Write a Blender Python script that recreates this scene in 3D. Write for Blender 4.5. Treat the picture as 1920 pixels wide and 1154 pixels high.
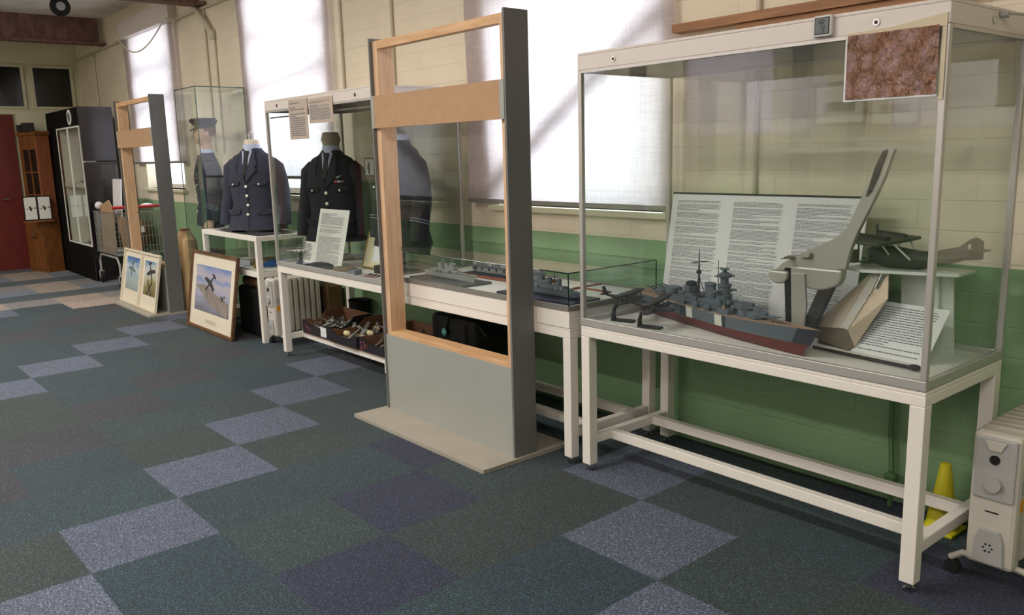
import bpy, math, random
from mathutils import Vector, Matrix, noise
sc = bpy.context.scene
for o in list(bpy.data.objects): bpy.data.objects.remove(o)
# ---------------------------------------------------------------- camera
PITCH, ROLL, YAW = -0.18328, -0.0261, -0.87638
F = Vector((math.sin(YAW)*math.cos(PITCH), math.cos(YAW)*math.cos(PITCH), math.sin(PITCH)))
R = F.cross(Vector((0,0,1))).normalized(); U = R.cross(F)
R2 = math.cos(ROLL)*R + math.sin(ROLL)*U; U2 = -math.sin(ROLL)*R + math.cos(ROLL)*U
cd = bpy.data.cameras.new('camera'); cam = bpy.data.objects.new('camera', cd)
sc.collection.objects.link(cam)
cam.matrix_world = Matrix(((R2.x,U2.x,-F.x,0),(R2.y,U2.y,-F.y,0),(R2.z,U2.z,-F.z,1.527),(0,0,0,1)))
cd.sensor_width = 36; cd.lens = 1563.77/1920*36; cd.clip_start = .02; cd.clip_end = 100
sc.camera = cam
# ---------------------------------------------------------------- world, lights, exposure
w = bpy.data.worlds.new('sky'); sc.world = w; w.use_nodes = True
nb = w.node_tree.nodes['Background']; nb.inputs[0].default_value = (.86,.93,1,1); nb.inputs[1].default_value = 2.6
def lamp(name, kind, loc, energy, color=(1,1,1), rot=(0,0,0), sx=1, sy=1, angle=.01):
    l = bpy.data.lights.new(name, kind); l.energy = energy; l.color = color
    if kind == 'AREA': l.shape = 'RECTANGLE'; l.size = sx; l.size_y = sy
    if kind == 'SUN': l.angle = angle
    o = bpy.data.objects.new(name, l); o.location = loc; o.rotation_euler = rot; sc.collection.objects.link(o); return o
# daylight entering at the three windows (outside the panes)
for x, sx, e in ((-3.54,1.5,42),(-7.12,1.6,36),(-10.75,1.5,21)):
    lamp('window_daylight','AREA',(x,4.3,2.3),e,(.95,.95,1),(-math.pi/2,0,0),sx+.4,2.3)
# ceiling luminaires of the hall
for x, e in ((.6,30),(-3.4,48),(-7.2,50),(-10.8,40)):
    for y in (-2.2,.3):
        lamp('ceiling_tube_light','AREA',(x,y,3.40),e,(1,.95,.87),(0,0,0),1.5,.3)
vs = sc.view_settings; vs.view_transform = 'Standard'; vs.look = 'None'; vs.exposure = 0.6; vs.gamma = 1; vs.use_curve_mapping = False
cy = sc.cycles; cy.use_denoising = True; cy.max_bounces = 9; cy.diffuse_bounces = 4; cy.glossy_bounces = 4
cy.transparent_max_bounces = 24; cy.caustics_reflective = False; cy.caustics_refractive = False; cy.sample_clamp_indirect = 6

# ---------------------------------------------------------------- materials
def s2l(c): return tuple(((v/255)/12.92 if v/255<=.04045 else ((v/255+.055)/1.055)**2.4) for v in c)
MATS = {}
def mat(name, col=(200,200,200), rough=.6, metal=0, bump=0, bscale=60, var=0, vscale=8, spec=.5, stretch=None, coat=0, lin=False):
    if name in MATS: return MATS[name]
    m = bpy.data.materials.new(name); m.use_nodes = True; nt = m.node_tree; b = nt.nodes['Principled BSDF']
    c = col if lin else s2l(col)
    b.inputs['Base Color'].default_value = (*c,1); b.inputs['Roughness'].default_value = rough
    b.inputs['Metallic'].default_value = metal; b.inputs['Specular IOR Level'].default_value = spec
    b.inputs['Coat Weight'].default_value = coat
    if var or bump:
        tc = nt.nodes.new('ShaderNodeTexCoord'); mp = nt.nodes.new('ShaderNodeMapping')
        mp.inputs['Scale'].default_value = stretch or (1,1,1)
        nt.links.new(tc.outputs['Object'], mp.inputs[0])
    if var:
        n = nt.nodes.new('ShaderNodeTexNoise'); n.inputs['Scale'].default_value = vscale; n.inputs['Detail'].default_value = 6
        nt.links.new(mp.outputs[0], n.inputs[0])
        r = nt.nodes.new('ShaderNodeValToRGB'); nt.links.new(n.outputs[0], r.inputs[0])
        r.color_ramp.elements[0].position = .3; r.color_ramp.elements[1].position = .7
        r.color_ramp.elements[0].color = (*[v*(1-var) for v in c],1); r.color_ramp.elements[1].color = (*[min(1,v*(1+var)) for v in c],1)
        nt.links.new(r.outputs[0], b.inputs['Base Color'])
    if bump:
        n = nt.nodes.new('ShaderNodeTexNoise'); n.inputs['Scale'].default_value = bscale; n.inputs['Detail'].default_value = 4
        nt.links.new(mp.outputs[0], n.inputs[0])
        bp = nt.nodes.new('ShaderNodeBump'); bp.inputs['Strength'].default_value = bump; bp.inputs['Distance'].default_value = .01
        nt.links.new(n.outputs[0], bp.inputs['Height']); nt.links.new(bp.outputs[0], b.inputs['Normal'])
    MATS[name] = m; return m
def glass_mat(name, tint, refl=1.0):
    m = bpy.data.materials.new(name); m.use_nodes = True; nt = m.node_tree; nt.nodes.remove(nt.nodes['Principled BSDF'])
    out = nt.nodes['Material Output']; tr = nt.nodes.new('ShaderNodeBsdfTransparent'); tr.inputs[0].default_value = (*tint,1)
    gl = nt.nodes.new('ShaderNodeBsdfGlossy'); gl.inputs['Roughness'].default_value = 0.005; gl.inputs[0].default_value = (refl,refl,refl,1)
    lw = nt.nodes.new('ShaderNodeLayerWeight'); lw.inputs[0].default_value = .5
    pw = nt.nodes.new('ShaderNodeMath'); pw.operation = 'POWER'; pw.inputs[1].default_value = 5
    ma = nt.nodes.new('ShaderNodeMath'); ma.operation = 'MULTIPLY_ADD'; ma.inputs[1].default_value = .95; ma.inputs[2].default_value = .042
    mx = nt.nodes.new('ShaderNodeMixShader')
    nt.links.new(lw.outputs['Facing'], pw.inputs[0]); nt.links.new(pw.outputs[0], ma.inputs[0]); nt.links.new(ma.outputs[0], mx.inputs[0])
    nt.links.new(tr.outputs[0], mx.inputs[1]); nt.links.new(gl.outputs[0], mx.inputs[2]); nt.links.new(mx.outputs[0], out.inputs[0]); MATS[name] = m
    return m
def brick_paint(name, lower, upper, zsplit, axis='X'):
    m = bpy.data.materials.new(name); m.use_nodes = True; nt = m.node_tree; b = nt.nodes['Principled BSDF']; L = nt.links.new; N = nt.nodes.new
    tc = N('ShaderNodeTexCoord'); sx = N('ShaderNodeSeparateXYZ'); L(tc.outputs['Object'], sx.inputs[0])
    cb = N('ShaderNodeCombineXYZ'); L(sx.outputs[axis], cb.inputs[0]); L(sx.outputs['Z'], cb.inputs[1])
    nz = N('ShaderNodeTexNoise'); nz.inputs['Scale'].default_value = 3; L(tc.outputs['Object'], nz.inputs[0])
    br = N('ShaderNodeTexBrick'); L(cb.outputs[0], br.inputs[0]); br.inputs['Scale'].default_value = 1
    br.inputs['Brick Width'].default_value = .44; br.inputs['Row Height'].default_value = .118; br.inputs['Mortar Size'].default_value = .0045
    br.inputs['Mortar Smooth'].default_value = .6; br.inputs['Color1'].default_value = (1,1,1,1); br.inputs['Color2'].default_value = (.9,.9,.9,1); br.inputs['Mortar'].default_value = (.55,.55,.55,1)
    gt = N('ShaderNodeMath'); gt.operation = 'GREATER_THAN'; gt.inputs[1].default_value = zsplit; L(sx.outputs['Z'], gt.inputs[0])
    mx = N('ShaderNodeMix'); mx.data_type = 'RGBA'; L(gt.outputs[0], mx.inputs[0]); mx.inputs[6].default_value = (*s2l(lower),1); mx.inputs[7].default_value = (*s2l(upper),1)
    rp = N('ShaderNodeMapRange'); rp.inputs[3].default_value = .9; rp.inputs[4].default_value = 1.08; L(nz.outputs[0], rp.inputs[0])
    m1 = N('ShaderNodeMix'); m1.data_type = 'RGBA'; m1.blend_type = 'MULTIPLY'; m1.inputs[0].default_value = 1; L(mx.outputs[2], m1.inputs[6]); L(rp.outputs[0], m1.inputs[7])
    m2 = N('ShaderNodeMix'); m2.data_type = 'RGBA'; m2.blend_type = 'MULTIPLY'; m2.inputs[0].default_value = .14; L(m1.outputs[2], m2.inputs[6]); L(br.outputs[0], m2.inputs[7])
    L(m2.outputs[2], b.inputs['Base Color']); b.inputs['Roughness'].default_value = .55
    n2 = N('ShaderNodeTexNoise'); n2.inputs['Scale'].default_value = 22; n2.inputs['Detail'].default_value = 5; L(tc.outputs['Object'], n2.inputs[0])
    ad = N('ShaderNodeMath'); ad.operation = 'MULTIPLY_ADD'; ad.inputs[1].default_value = -1.2; L(br.outputs['Fac'], ad.inputs[0]); L(n2.outputs[0], ad.inputs[2])
    bp = N('ShaderNodeBump'); bp.inputs['Strength'].default_value = .35; bp.inputs['Distance'].default_value = .005; L(ad.outputs[0], bp.inputs['Height']); L(bp.outputs[0], b.inputs['Normal'])
    MATS[name] = m; return m
def wood_mat(name, c1, c2, scale=(6,6,1), rough=.55):
    m = bpy.data.materials.new(name); m.use_nodes = True; nt = m.node_tree; b = nt.nodes['Principled BSDF']; L = nt.links.new; N = nt.nodes.new
    tc = N('ShaderNodeTexCoord'); mp = N('ShaderNodeMapping'); mp.inputs['Scale'].default_value = scale; L(tc.outputs['Object'], mp.inputs[0])
    n = N('ShaderNodeTexNoise'); n.inputs['Scale'].default_value = 6; n.inputs['Detail'].default_value = 8; n.inputs['Distortion'].default_value = .6; L(mp.outputs[0], n.inputs[0])
    r = N('ShaderNodeValToRGB'); r.color_ramp.elements[0].position = .35; r.color_ramp.elements[1].position = .65
    r.color_ramp.elements[0].color = (*s2l(c1),1); r.color_ramp.elements[1].color = (*s2l(c2),1)
    L(n.outputs[0], r.inputs[0])
    v = N('ShaderNodeTexVoronoi'); v.inputs['Scale'].default_value = 5; L(tc.outputs['Object'], v.inputs[0])
    lt = N('ShaderNodeMapRange'); lt.inputs[1].default_value = .05; lt.inputs[2].default_value = .11; lt.inputs[3].default_value = .45; lt.inputs[4].default_value = 1; L(v.outputs['Distance'], lt.inputs[0])
    mm = N('ShaderNodeMix'); mm.data_type = 'RGBA'; mm.blend_type = 'MULTIPLY'; mm.inputs[0].default_value = 1; L(r.outputs[0], mm.inputs[6]); L(lt.outputs[0], mm.inputs[7])
    L(mm.outputs[2], b.inputs['Base Color']); b.inputs['Roughness'].default_value = rough; MATS[name] = m; return m
def carpet_mat():
    m = bpy.data.materials.new('carpet_tiles'); m.use_nodes = True; nt = m.node_tree; b = nt.nodes['Principled BSDF']; L = nt.links.new; N = nt.nodes.new
    at = N('ShaderNodeAttribute'); at.attribute_name = 'tile'; tc = N('ShaderNodeTexCoord')
    n = N('ShaderNodeTexNoise'); n.inputs['Scale'].default_value = 150; n.inputs['Detail'].default_value = 6; n.inputs['Roughness'].default_value = .75; L(tc.outputs['Object'], n.inputs[0])
    mr = N('ShaderNodeMapRange'); mr.inputs[1].default_value = .42; mr.inputs[2].default_value = .62; mr.inputs[3].default_value = .4; mr.inputs[4].default_value = 1.8; mr.clamp = True; L(n.outputs[0], mr.inputs[0])
    n2 = N('ShaderNodeTexNoise'); n2.inputs['Scale'].default_value = 2.2; n2.inputs['Detail'].default_value = 2; L(tc.outputs['Object'], n2.inputs[0])
    m2 = N('ShaderNodeMapRange'); m2.inputs[3].default_value = .85; m2.inputs[4].default_value = 1.15; L(n2.outputs[0], m2.inputs[0])
    vf = N('ShaderNodeTexVoronoi'); vf.inputs['Scale'].default_value = 210; L(tc.outputs['Object'], vf.inputs[0]); sf = N('ShaderNodeSeparateColor'); L(vf.outputs['Color'], sf.inputs[0])
    mf = N('ShaderNodeMapRange'); mf.inputs[1].default_value = .6; mf.inputs[2].default_value = 1; mf.inputs[3].default_value = .8; mf.inputs[4].default_value = 2.2; L(sf.outputs[0], mf.inputs[0])
    m3 = N('ShaderNodeMath'); m3.operation = 'MULTIPLY'; L(m2.outputs[0], m3.inputs[0]); L(mf.outputs[0], m3.inputs[1])
    mu = N('ShaderNodeMath'); mu.operation = 'MULTIPLY'; L(mr.outputs[0], mu.inputs[0]); L(m3.outputs[0], mu.inputs[1])
    mx = N('ShaderNodeMix'); mx.data_type = 'RGBA'; mx.blend_type = 'MULTIPLY'; mx.inputs[0].default_value = 1; L(at.outputs['Color'], mx.inputs[6]); L(mu.outputs[0], mx.inputs[7])
    L(mx.outputs[2], b.inputs['Base Color']); b.inputs['Roughness'].default_value = .9; b.inputs['Specular IOR Level'].default_value = .25
    b.inputs['Sheen Weight'].default_value = .1; b.inputs['Sheen Roughness'].default_value = .5
    bp = N('ShaderNodeBump'); bp.inputs['Strength'].default_value = .2; bp.inputs['Distance'].default_value = .002; L(n.outputs[0], bp.inputs['Height']); L(bp.outputs[0], b.inputs['Normal'])
    return m
def blind_mat():
    m = bpy.data.materials.new('blind_fabric'); m.use_nodes = True; nt = m.node_tree; nt.nodes.remove(nt.nodes['Principled BSDF']); L = nt.links.new; N = nt.nodes.new
    tc = N('ShaderNodeTexCoord'); mp = N('ShaderNodeMapping'); mp.inputs['Scale'].default_value = (1,1,18); L(tc.outputs['Object'], mp.inputs[0])
    mp2 = N('ShaderNodeMapping'); mp2.inputs['Scale'].default_value = (18,1,1); L(tc.outputs['Object'], mp2.inputs[0])
    a = N('ShaderNodeTexNoise'); a.inputs['Scale'].default_value = 9; L(mp.outputs[0], a.inputs[0]); c = N('ShaderNodeTexNoise'); c.inputs['Scale'].default_value = 9; L(mp2.outputs[0], c.inputs[0])
    ad = N('ShaderNodeMath'); L(a.outputs[0], ad.inputs[0]); L(c.outputs[0], ad.inputs[1])
    r = N('ShaderNodeMapRange'); r.inputs[1].default_value = .7; r.inputs[2].default_value = 1.3; r.inputs[3].default_value = .8; r.inputs[4].default_value = 1; L(ad.outputs[0], r.inputs[0])
    d = N('ShaderNodeBsdfDiffuse'); t = N('ShaderNodeBsdfTranslucent')
    for sh, col in ((d,(.60,.52,.51,1)),(t,(.84,.77,.83,1))):
        mx = N('ShaderNodeMix'); mx.data_type = 'RGBA'; mx.blend_type = 'MULTIPLY'; mx.inputs[0].default_value = 1; mx.inputs[6].default_value = col; L(r.outputs[0], mx.inputs[7]); L(mx.outputs[2], sh.inputs[0])
    ms = N('ShaderNodeMixShader'); ms.inputs[0].default_value = .45; L(d.outputs[0], ms.inputs[1]); L(t.outputs[0], ms.inputs[2]); L(ms.outputs[0], nt.nodes['Material Output'].inputs[0])
    MATS['blind'] = m; return m
def sky_print(name, stops, tilt=(0,0,0), scl=3):
    # printed picture: painted clouds over a landscape
    m = bpy.data.materials.new(name); m.use_nodes = True; nt = m.node_tree; b = nt.nodes['Principled BSDF']; L = nt.links.new; N = nt.nodes.new
    tc = N('ShaderNodeTexCoord'); mp = N('ShaderNodeMapping'); mp.inputs['Rotation'].default_value = tilt; L(tc.outputs['Generated'], mp.inputs[0])
    sx = N('ShaderNodeSeparateXYZ'); L(mp.outputs[0], sx.inputs[0]); n = N('ShaderNodeTexNoise'); n.inputs['Scale'].default_value = scl; n.inputs['Detail'].default_value = 6; L(tc.outputs['Generated'], n.inputs[0])
    a = N('ShaderNodeMath'); a.operation = 'MULTIPLY_ADD'; a.inputs[1].default_value = .55; L(n.outputs[0], a.inputs[0]); L(sx.outputs['Z'], a.inputs[2])
    s = N('ShaderNodeMath'); s.operation = 'SUBTRACT'; s.inputs[1].default_value = .27; L(a.outputs[0], s.inputs[0])
    r = N('ShaderNodeValToRGB'); L(s.outputs[0], r.inputs[0]); e = r.color_ramp.elements
    e[0].position = stops[0][0]; e[0].color = (*s2l(stops[0][1]),1); e[1].position = stops[-1][0]; e[1].color = (*s2l(stops[-1][1]),1)
    for p, c in stops[1:-1]: q = e.new(p); q.color = (*s2l(c),1)
    L(r.outputs[0], b.inputs['Base Color']); b.inputs['Roughness'].default_value = .35; MATS[name] = m; return m

G = glass_mat('clear_glass', (.972,.99,.98))
GG = glass_mat('pane_glass', (.95,.97,.96))
mat('white_paint', (240,233,225), .4); mat('white_cap', (222,212,206), .45); mat('alu', (196,192,188), .35, .45); mat('dark_alu', (150,146,140), .4, .4)
mat('chrome', (200,200,200), .2, 1); mat('black', (16,16,18), .5); mat('matt_black', (14,12,13), .8, spec=.12); mat('black_rubber', (22,22,22), .8); mat('screw_dark', (40,38,36), .5, .5)
mat('display_base', (236,232,226), .6, var=.04); mat('ship_grey', (90,99,108), .55); mat('ship_dark', (45,50,58), .6); mat('ship_red', (98,40,36), .55)
mat('ship_white', (205,205,195), .6); mat('deck_tan', (165,135,115), .7); mat('light_grey_model', (148,150,146), .6); mat('sea_grey', (92,94,90), .5, bump=.5, bscale=40)
mat('sea_navy', (38,40,66), .3, bump=.5, bscale=40); mat('orange_wood', (150,82,45), .5, var=.15); mat('paper', (226,226,228), .6); mat('ink', (118,118,124), .7)
mat('card', (228,226,220), .6); mat('grey_board', (158,160,154), .6, var=.03, vscale=3); mat('dark_grey_board', (112,111,110), .55, var=.03, vscale=3)
mat('mdf', (176,140,106), .75, var=.05, vscale=20); mat('hardboard', (168,160,148), .65, var=.06, vscale=4)
wood_mat('pine', (208,166,130), (222,186,152), (7,7,.7)); wood_mat('pine_x', (200,154,110), (218,176,134), (.7,7,7)); wood_mat('brown_wood', (104,60,24), (134,82,36), (6,6,.8)); wood_mat('frame_wood', (86,58,36), (120,84,54), (3,3,3), .4)
wood_mat('orange_board', (128,72,44), (150,88,56), (6,6,.8)); wood_mat('strip_wood', (142,98,62), (168,120,80), (.6,8,8))
brick_paint('painted_brick', (136,170,128), (234,222,198), 1.05, 'X'); brick_paint('painted_brick_end', (136,170,128), (220,212,180), 1.05, 'Y')
mat('cream_paint', (204,198,164), .6, var=.04, vscale=5); mat('door_red', (104,28,22), .45, var=.12, vscale=6); mat('frame_paint', (212,208,180), .55)
mat('steel_brown', (118,86,76), .8, bump=.8, bscale=30, var=.45, vscale=14, stretch=(1,1,.35)); mat('ceiling_plaster', (240,230,222), .8, var=.22, vscale=1.6)
mat('dark_glass', (22,22,18), .12); mat('conduit', (206,196,176), .5); mat('green_pipe', (84,122,78), .5)
mat('skin', (196,160,138), .55); mat('uniform_navy', (26,30,50), .85, bump=.25, bscale=400); mat('uniform_black', (17,18,28), .85); mat('uniform_blue', (50,52,68), .85, bump=.25, bscale=300)
mat('shirt', (190,198,225), .7); mat('tie', (14,14,20), .7); mat('brass', (240,236,222), .3, .25); mat('cream_bust', (222,210,190), .7); mat('grey_braid', (140,150,165), .6)
mat('heater_white', (205,198,188), .4); mat('heater_grey', (176,174,172), .4); mat('heater_fin', (188,180,168), .45); mat('yellow', (222,200,60), .5); mat('cone_yellow', (214,204,40), .5, var=.1); mat('amber', (232,160,30), .5)
mat('crate_black', (28,26,34), .55); mat('cardboard', (112,78,56), .85, var=.1); mat('cardboard_light', (168,136,104), .85, var=.1); mat('red_print', (150,60,70), .6)
mat('black_gloss', (26,18,26), .2, coat=.5); mat('interior_grey', (226,228,218), .5); mat('wire', (170,168,164), .35, .8); mat('trolley_red', (190,40,46), .35)
mat('tan_fabric', (196,164,118), .8, var=.08); mat('leather', (110,78,52), .6); mat('white_foam', (226,222,226), .6); mat('cream_frame', (222,212,190), .5); mat('mount', (224,214,194), .8)
mat('blue', (40,90,160), .5); mat('gold', (190,160,80), .35, .8); mat('red', (170,30,40), .5); mat('khaki', (112,98,74), .85, bump=.3, bscale=120); mat('dark_cap', (34,34,42), .85); mat('olive_plane', (52,56,46), .6)
mat('aluminium_skin', (184,168,148), .35, .3, var=.14, vscale=6); mat('metal_arm', (176,172,164), .38, .3, var=.1, vscale=5); mat('dark_leg', (42,38,34), .5); mat('acrylic_white', (220,224,220), .25); mat('brown_block', (112,100,84), .6)
mat('tape', (205,190,160), .4); mat('lcd', (105,110,112), .25); mat('thermo_white', (212,208,204), .4); mat('dark_item', (40,36,34), .7); mat('plane_green', (40,62,44), .6); mat('bone', (222,205,160), .6)
mat('dark_cloth', (44,44,48), .9, bump=.4, bscale=60); mat('pale_cloth', (200,206,220), .8); mat('photo_dark', (60,62,64), .35); mat('photo_grey', (150,152,150), .35); mat('cert', (214,208,170), .5)
mat('bust_neck', (176,164,140), .75); mat('teal', (70,160,150), .4)
blind_mat(); CARPET = carpet_mat()
def foil():
    m = mat('glossy_print', (150,100,78), .14, .5, bump=1.0, bscale=75, var=.4, vscale=3, spec=1.0, stretch=(1,1,.5), coat=1)
foil()
M = MATS
for nd in M['glossy_print'].node_tree.nodes:
    if nd.type == 'BUMP': nd.inputs['Distance'].default_value = .03

# ---------------------------------------------------------------- geometry helpers
class MB:
    def __init__(s): s.v = []; s.f = []; s.m = []
    def add(s, vs, fs, mi=0):
        n = len(s.v); s.v += [Vector(v) for v in vs]; s.f += [tuple(i+n for i in f) for f in fs]; s.m += [mi]*len(fs); return s
    def box(s, x0, x1, y0, y1, z0, z1, mi=0):
        return s.add([(x0,y0,z0),(x1,y0,z0),(x1,y1,z0),(x0,y1,z0),(x0,y0,z1),(x1,y0,z1),(x1,y1,z1),(x0,y1,z1)],
                     [(0,3,2,1),(4,5,6,7),(0,1,5,4),(1,2,6,5),(2,3,7,6),(3,0,4,7)], mi)
    def obox(s, c, u, v, n, a, b, d, mi=0):      # box from centre and three axes with full sizes
        c, u, v, n = Vector(c), Vector(u)*a/2, Vector(v)*b/2, Vector(n)*d/2
        p = [c-u-v-n,c+u-v-n,c+u+v-n,c-u+v-n,c-u-v+n,c+u-v+n,c+u+v+n,c-u+v+n]
        return s.add(p, [(0,3,2,1),(4,5,6,7),(0,1,5,4),(1,2,6,5),(2,3,7,6),(3,0,4,7)], mi)
    def rings(s, rs, mi=0, caps=True):
        n = len(rs[0]); b = len(s.v); s.v += [Vector(p) for r in rs for p in r]; fs = []
        for k in range(len(rs)-1):
            for i in range(n): j = (i+1)%n; fs.append((b+k*n+i, b+k*n+j, b+(k+1)*n+j, b+(k+1)*n+i))
        if caps: fs.append(tuple(b+i for i in reversed(range(n)))); fs.append(tuple(b+(len(rs)-1)*n+i for i in range(n)))
        s.f += fs; s.m += [mi]*len(fs); return s
    def tube(s, pts, r, n=8, mi=0, flat=1.0):
        pts = [Vector(p) for p in pts]; rr = r if isinstance(r,(list,tuple)) else [r]*len(pts); rs = []
        up = None
        for i, p in enumerate(pts):
            d = (pts[min(i+1,len(pts)-1)]-pts[max(i-1,0)]).normalized()
            if up is None: up = Vector((0,0,1)) if abs(d.z)<.9 else Vector((1,0,0))
            a = d.cross(up).normalized(); b2 = a.cross(d).normalized(); up = b2
            rs.append([p+a*math.cos(t)*rr[i]+b2*math.sin(t)*rr[i]*flat for t in [2*math.pi*k/n for k in range(n)]])
        return s.rings(rs, mi)
    def lathe(s, c, prof, n=20, mi=0, sx=1, sy=1, axis='z'):
        rs = []
        for r, z in prof:
            ring = []
            for k in range(n):
                t = 2*math.pi*k/n; a, b = r*math.cos(t)*sx, r*math.sin(t)*sy
                q = {'z':(a,b,z),'y':(a,z,-b),'x':(z,a,b)}[axis]; ring.append(Vector(c)+Vector(q))
            rs.append(ring)
        return s.rings(rs, mi)
    def loft(s, secs, n=24, mi=0, p=2.4):         # secs: (cx,cy,z,rx,ry) superelliptical slices
        rs = []
        for cx, cyy, z, rx, ry in secs:
            rs.append([(cx+rx*math.copysign(abs(math.cos(t))**(2/p),math.cos(t)), cyy+ry*math.copysign(abs(math.sin(t))**(2/p),math.sin(t)), z) for t in [2*math.pi*k/n for k in range(n)]])
        return s.rings(rs, mi)
    def prism(s, pts, d, mi=0):                   # pts: 3-D polygon, d: thickness vector
        d = Vector(d); a = [Vector(p) for p in pts]; n = len(a)
        return s.add(a+[p+d for p in a], [tuple(reversed(range(n))), tuple(range(n,2*n))]+[(i,(i+1)%n,n+(i+1)%n,n+i) for i in range(n)], mi)
    def sph(s, c, r, n=12, m=8, mi=0, sc3=(1,1,1)):
        rs = []
        for j in range(m+1):
            ph = math.pi*(.02+.96*j/m); rs.append([Vector(c)+Vector((r*sc3[0]*math.sin(ph)*math.cos(t), r*sc3[1]*math.sin(ph)*math.sin(t), -r*sc3[2]*math.cos(ph))) for t in [2*math.pi*k/n for k in range(n)]])
        return s.rings(rs, mi)
    def tr(s, mtx): s.v = [mtx @ v for v in s.v]; return s
ORG = {}
def build(name, mb, mats, parent=None, local=False, bevel=0, smooth=False, sub=0, label=None, remesh=0):
    me = bpy.data.meshes.new(name); org = ORG.get(parent.name, Vector()) if parent and not local else Vector()
    me.from_pydata([v-org for v in mb.v], [], mb.f)
    for m in (mats if isinstance(mats, (list,tuple)) else [mats]): me.materials.append(M[m] if isinstance(m, str) else m)
    me.polygons.foreach_set('material_index', mb.m)
    import bmesh as _b
    bm = _b.new(); bm.from_mesh(me); _b.ops.recalc_face_normals(bm, faces=bm.faces); bm.to_mesh(me); bm.free()
    if smooth:
        me.polygons.foreach_set('use_smooth', [True]*len(me.polygons))
        if not sub: me.set_sharp_from_angle(angle=math.radians(38))
    me.update(); o = bpy.data.objects.new(name, me); sc.collection.objects.link(o)
    if parent: o.parent = parent; ORG[o.name] = ORG.get(parent.name, Vector())
    if remesh: md = o.modifiers.new('r','REMESH'); md.mode = 'VOXEL'; md.voxel_size = remesh; md.use_smooth_shade = True
    if remesh: md = o.modifiers.new('s','SMOOTH'); md.iterations = 3
    if bevel: md = o.modifiers.new('b','BEVEL'); md.width = bevel; md.segments = 2; md.limit_method = 'ANGLE'
    if sub: md = o.modifiers.new('s','SUBSURF'); md.levels = sub; md.render_levels = sub
    if label: o['label'] = label
    return o
def thing(name, label, cat, loc=(0,0,0), rz=0, group=None):
    o = bpy.data.objects.new(name, None); o.empty_display_size = .05; sc.collection.objects.link(o); o.location = loc; o.rotation_euler = (0,0,rz)
    o['label'] = label; o['category'] = cat; ORG[o.name] = Vector(loc)
    if group: o['group'] = group
    return o
def solo(name, mb, mats, label, cat, group=None, kind=None, **k):
    # a thing that is one mesh: origin at its base
    xs = [v.x for v in mb.v]; ys = [v.y for v in mb.v]; zs = [v.z for v in mb.v]; c = Vector(((min(xs)+max(xs))/2,(min(ys)+max(ys))/2,min(zs)))
    mb.v = [v-c for v in mb.v]; o = build(name, mb, mats, **k); o.location = c
    if label: o['label'] = label
    if cat: o['category'] = cat
    if group: o['group'] = group
    if kind: o['kind'] = kind
    return o
def struct(name, mb, mats, **k):
    o = build(name, mb, mats, **k); o['kind'] = 'structure'; return o
def dup(root, loc, rz=0, label=None, group=None, scale=None):
    r = root.copy(); sc.collection.objects.link(r); r.location = loc; r.rotation_euler = (0,0,rz)
    if scale: r.scale = (scale,)*3
    if label: r['label'] = label
    if group: r['group'] = group
    for ch in list(root.children):
        c = ch.copy(); sc.collection.objects.link(c); c.parent = r
        for g in list(ch.children): d = g.copy(); sc.collection.objects.link(d); d.parent = c
    return r
rnd = random.Random(7)
def textblock(mb, o, u, v, n, w, h, rows, fill=.97, mi=0, para=(9,), lh=.55, words=9):
    # rows of word-length ink bars on a sheet: o = top left, u right, v down, n out
    o, u, v, n = map(Vector, (o,u,v,n)); pitch = h/rows; k = 0
    while k < rows:
        ln = w*fill*rnd.uniform(.93,1)
        if rnd.random() < .16: ln *= rnd.uniform(.35,.8)
        x = 0
        while x < ln-.01*w:
            ww = min(w/words*rnd.uniform(.35,1.3), ln-x)
            c = o+u*(x+ww/2)+v*(pitch*(k+.5))+n*.0004
            mb.add([c-u*ww/2-v*pitch*lh/2, c+u*ww/2-v*pitch*lh/2, c+u*ww/2+v*pitch*lh/2, c-u*ww/2+v*pitch*lh/2], [(0,1,2,3)], mi)
            x += ww + w/words*.1
        k += 1
        if rnd.random() < 1/para[0]: k += 1
    return mb

# ---------------------------------------------------------------- room shell
XL, XR, YB, YF, ZC = -14.3, 2.6, -3.2, 3.43, 3.47
def floor():
    T0, A = (-4.2942, 1.1152), .0153; ct, st = math.cos(A), math.sin(A)
    vs, fs, cols = [], [], []; rr = random.Random(3)
    for i in range(-22, 16):
        for j in range(-11, 6):
            q = [(T0[0]+.5*(a*ct-b*st), T0[1]+.5*(a*st+b*ct), 0) for a, b in ((i,j),(i+1,j),(i+1,j+1),(i,j+1))]
            n = len(vs); vs += q; fs.append((n,n+1,n+2,n+3)); k = (i+j) % 6; r = rr.random()
            if k == 0: q_ = rr.randint(-4,4); c = (80+q_, 87+q_, 104+q_)
            elif k == 3: c = (44,49,68) if i > -1 else (53,55,63)
            else:
                c = [(44,59,66),(48,62,64),(42,58,67),(50,59,60),(45,61,67)][int(r*5)]
            if i <= -13:
                c = [(142,130,122),(120,116,116),(66,74,80),(104,110,126),(146,132,122),(60,72,80)][(i*2+j*3)%6]
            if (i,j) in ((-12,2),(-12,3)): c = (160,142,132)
            cols.append(s2l(c))
    me = bpy.data.meshes.new('floor'); me.from_pydata(vs, [], fs); at = me.color_attributes.new('tile','FLOAT_COLOR','CORNER')
    for p in me.polygons:
        for li in p.loop_indices: at.data[li].color = (*cols[p.index],1)
    me.materials.append(CARPET); o = bpy.data.objects.new('floor', me); sc.collection.objects.link(o); o['kind'] = 'structure'
floor()
WIN = [(-4.22,-2.86,1.2,3.12),(-7.87,-6.38,1.2,3.12),(-11.45,-10.05,1.2,3.12)]
b = MB(); x = XL-.3
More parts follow.
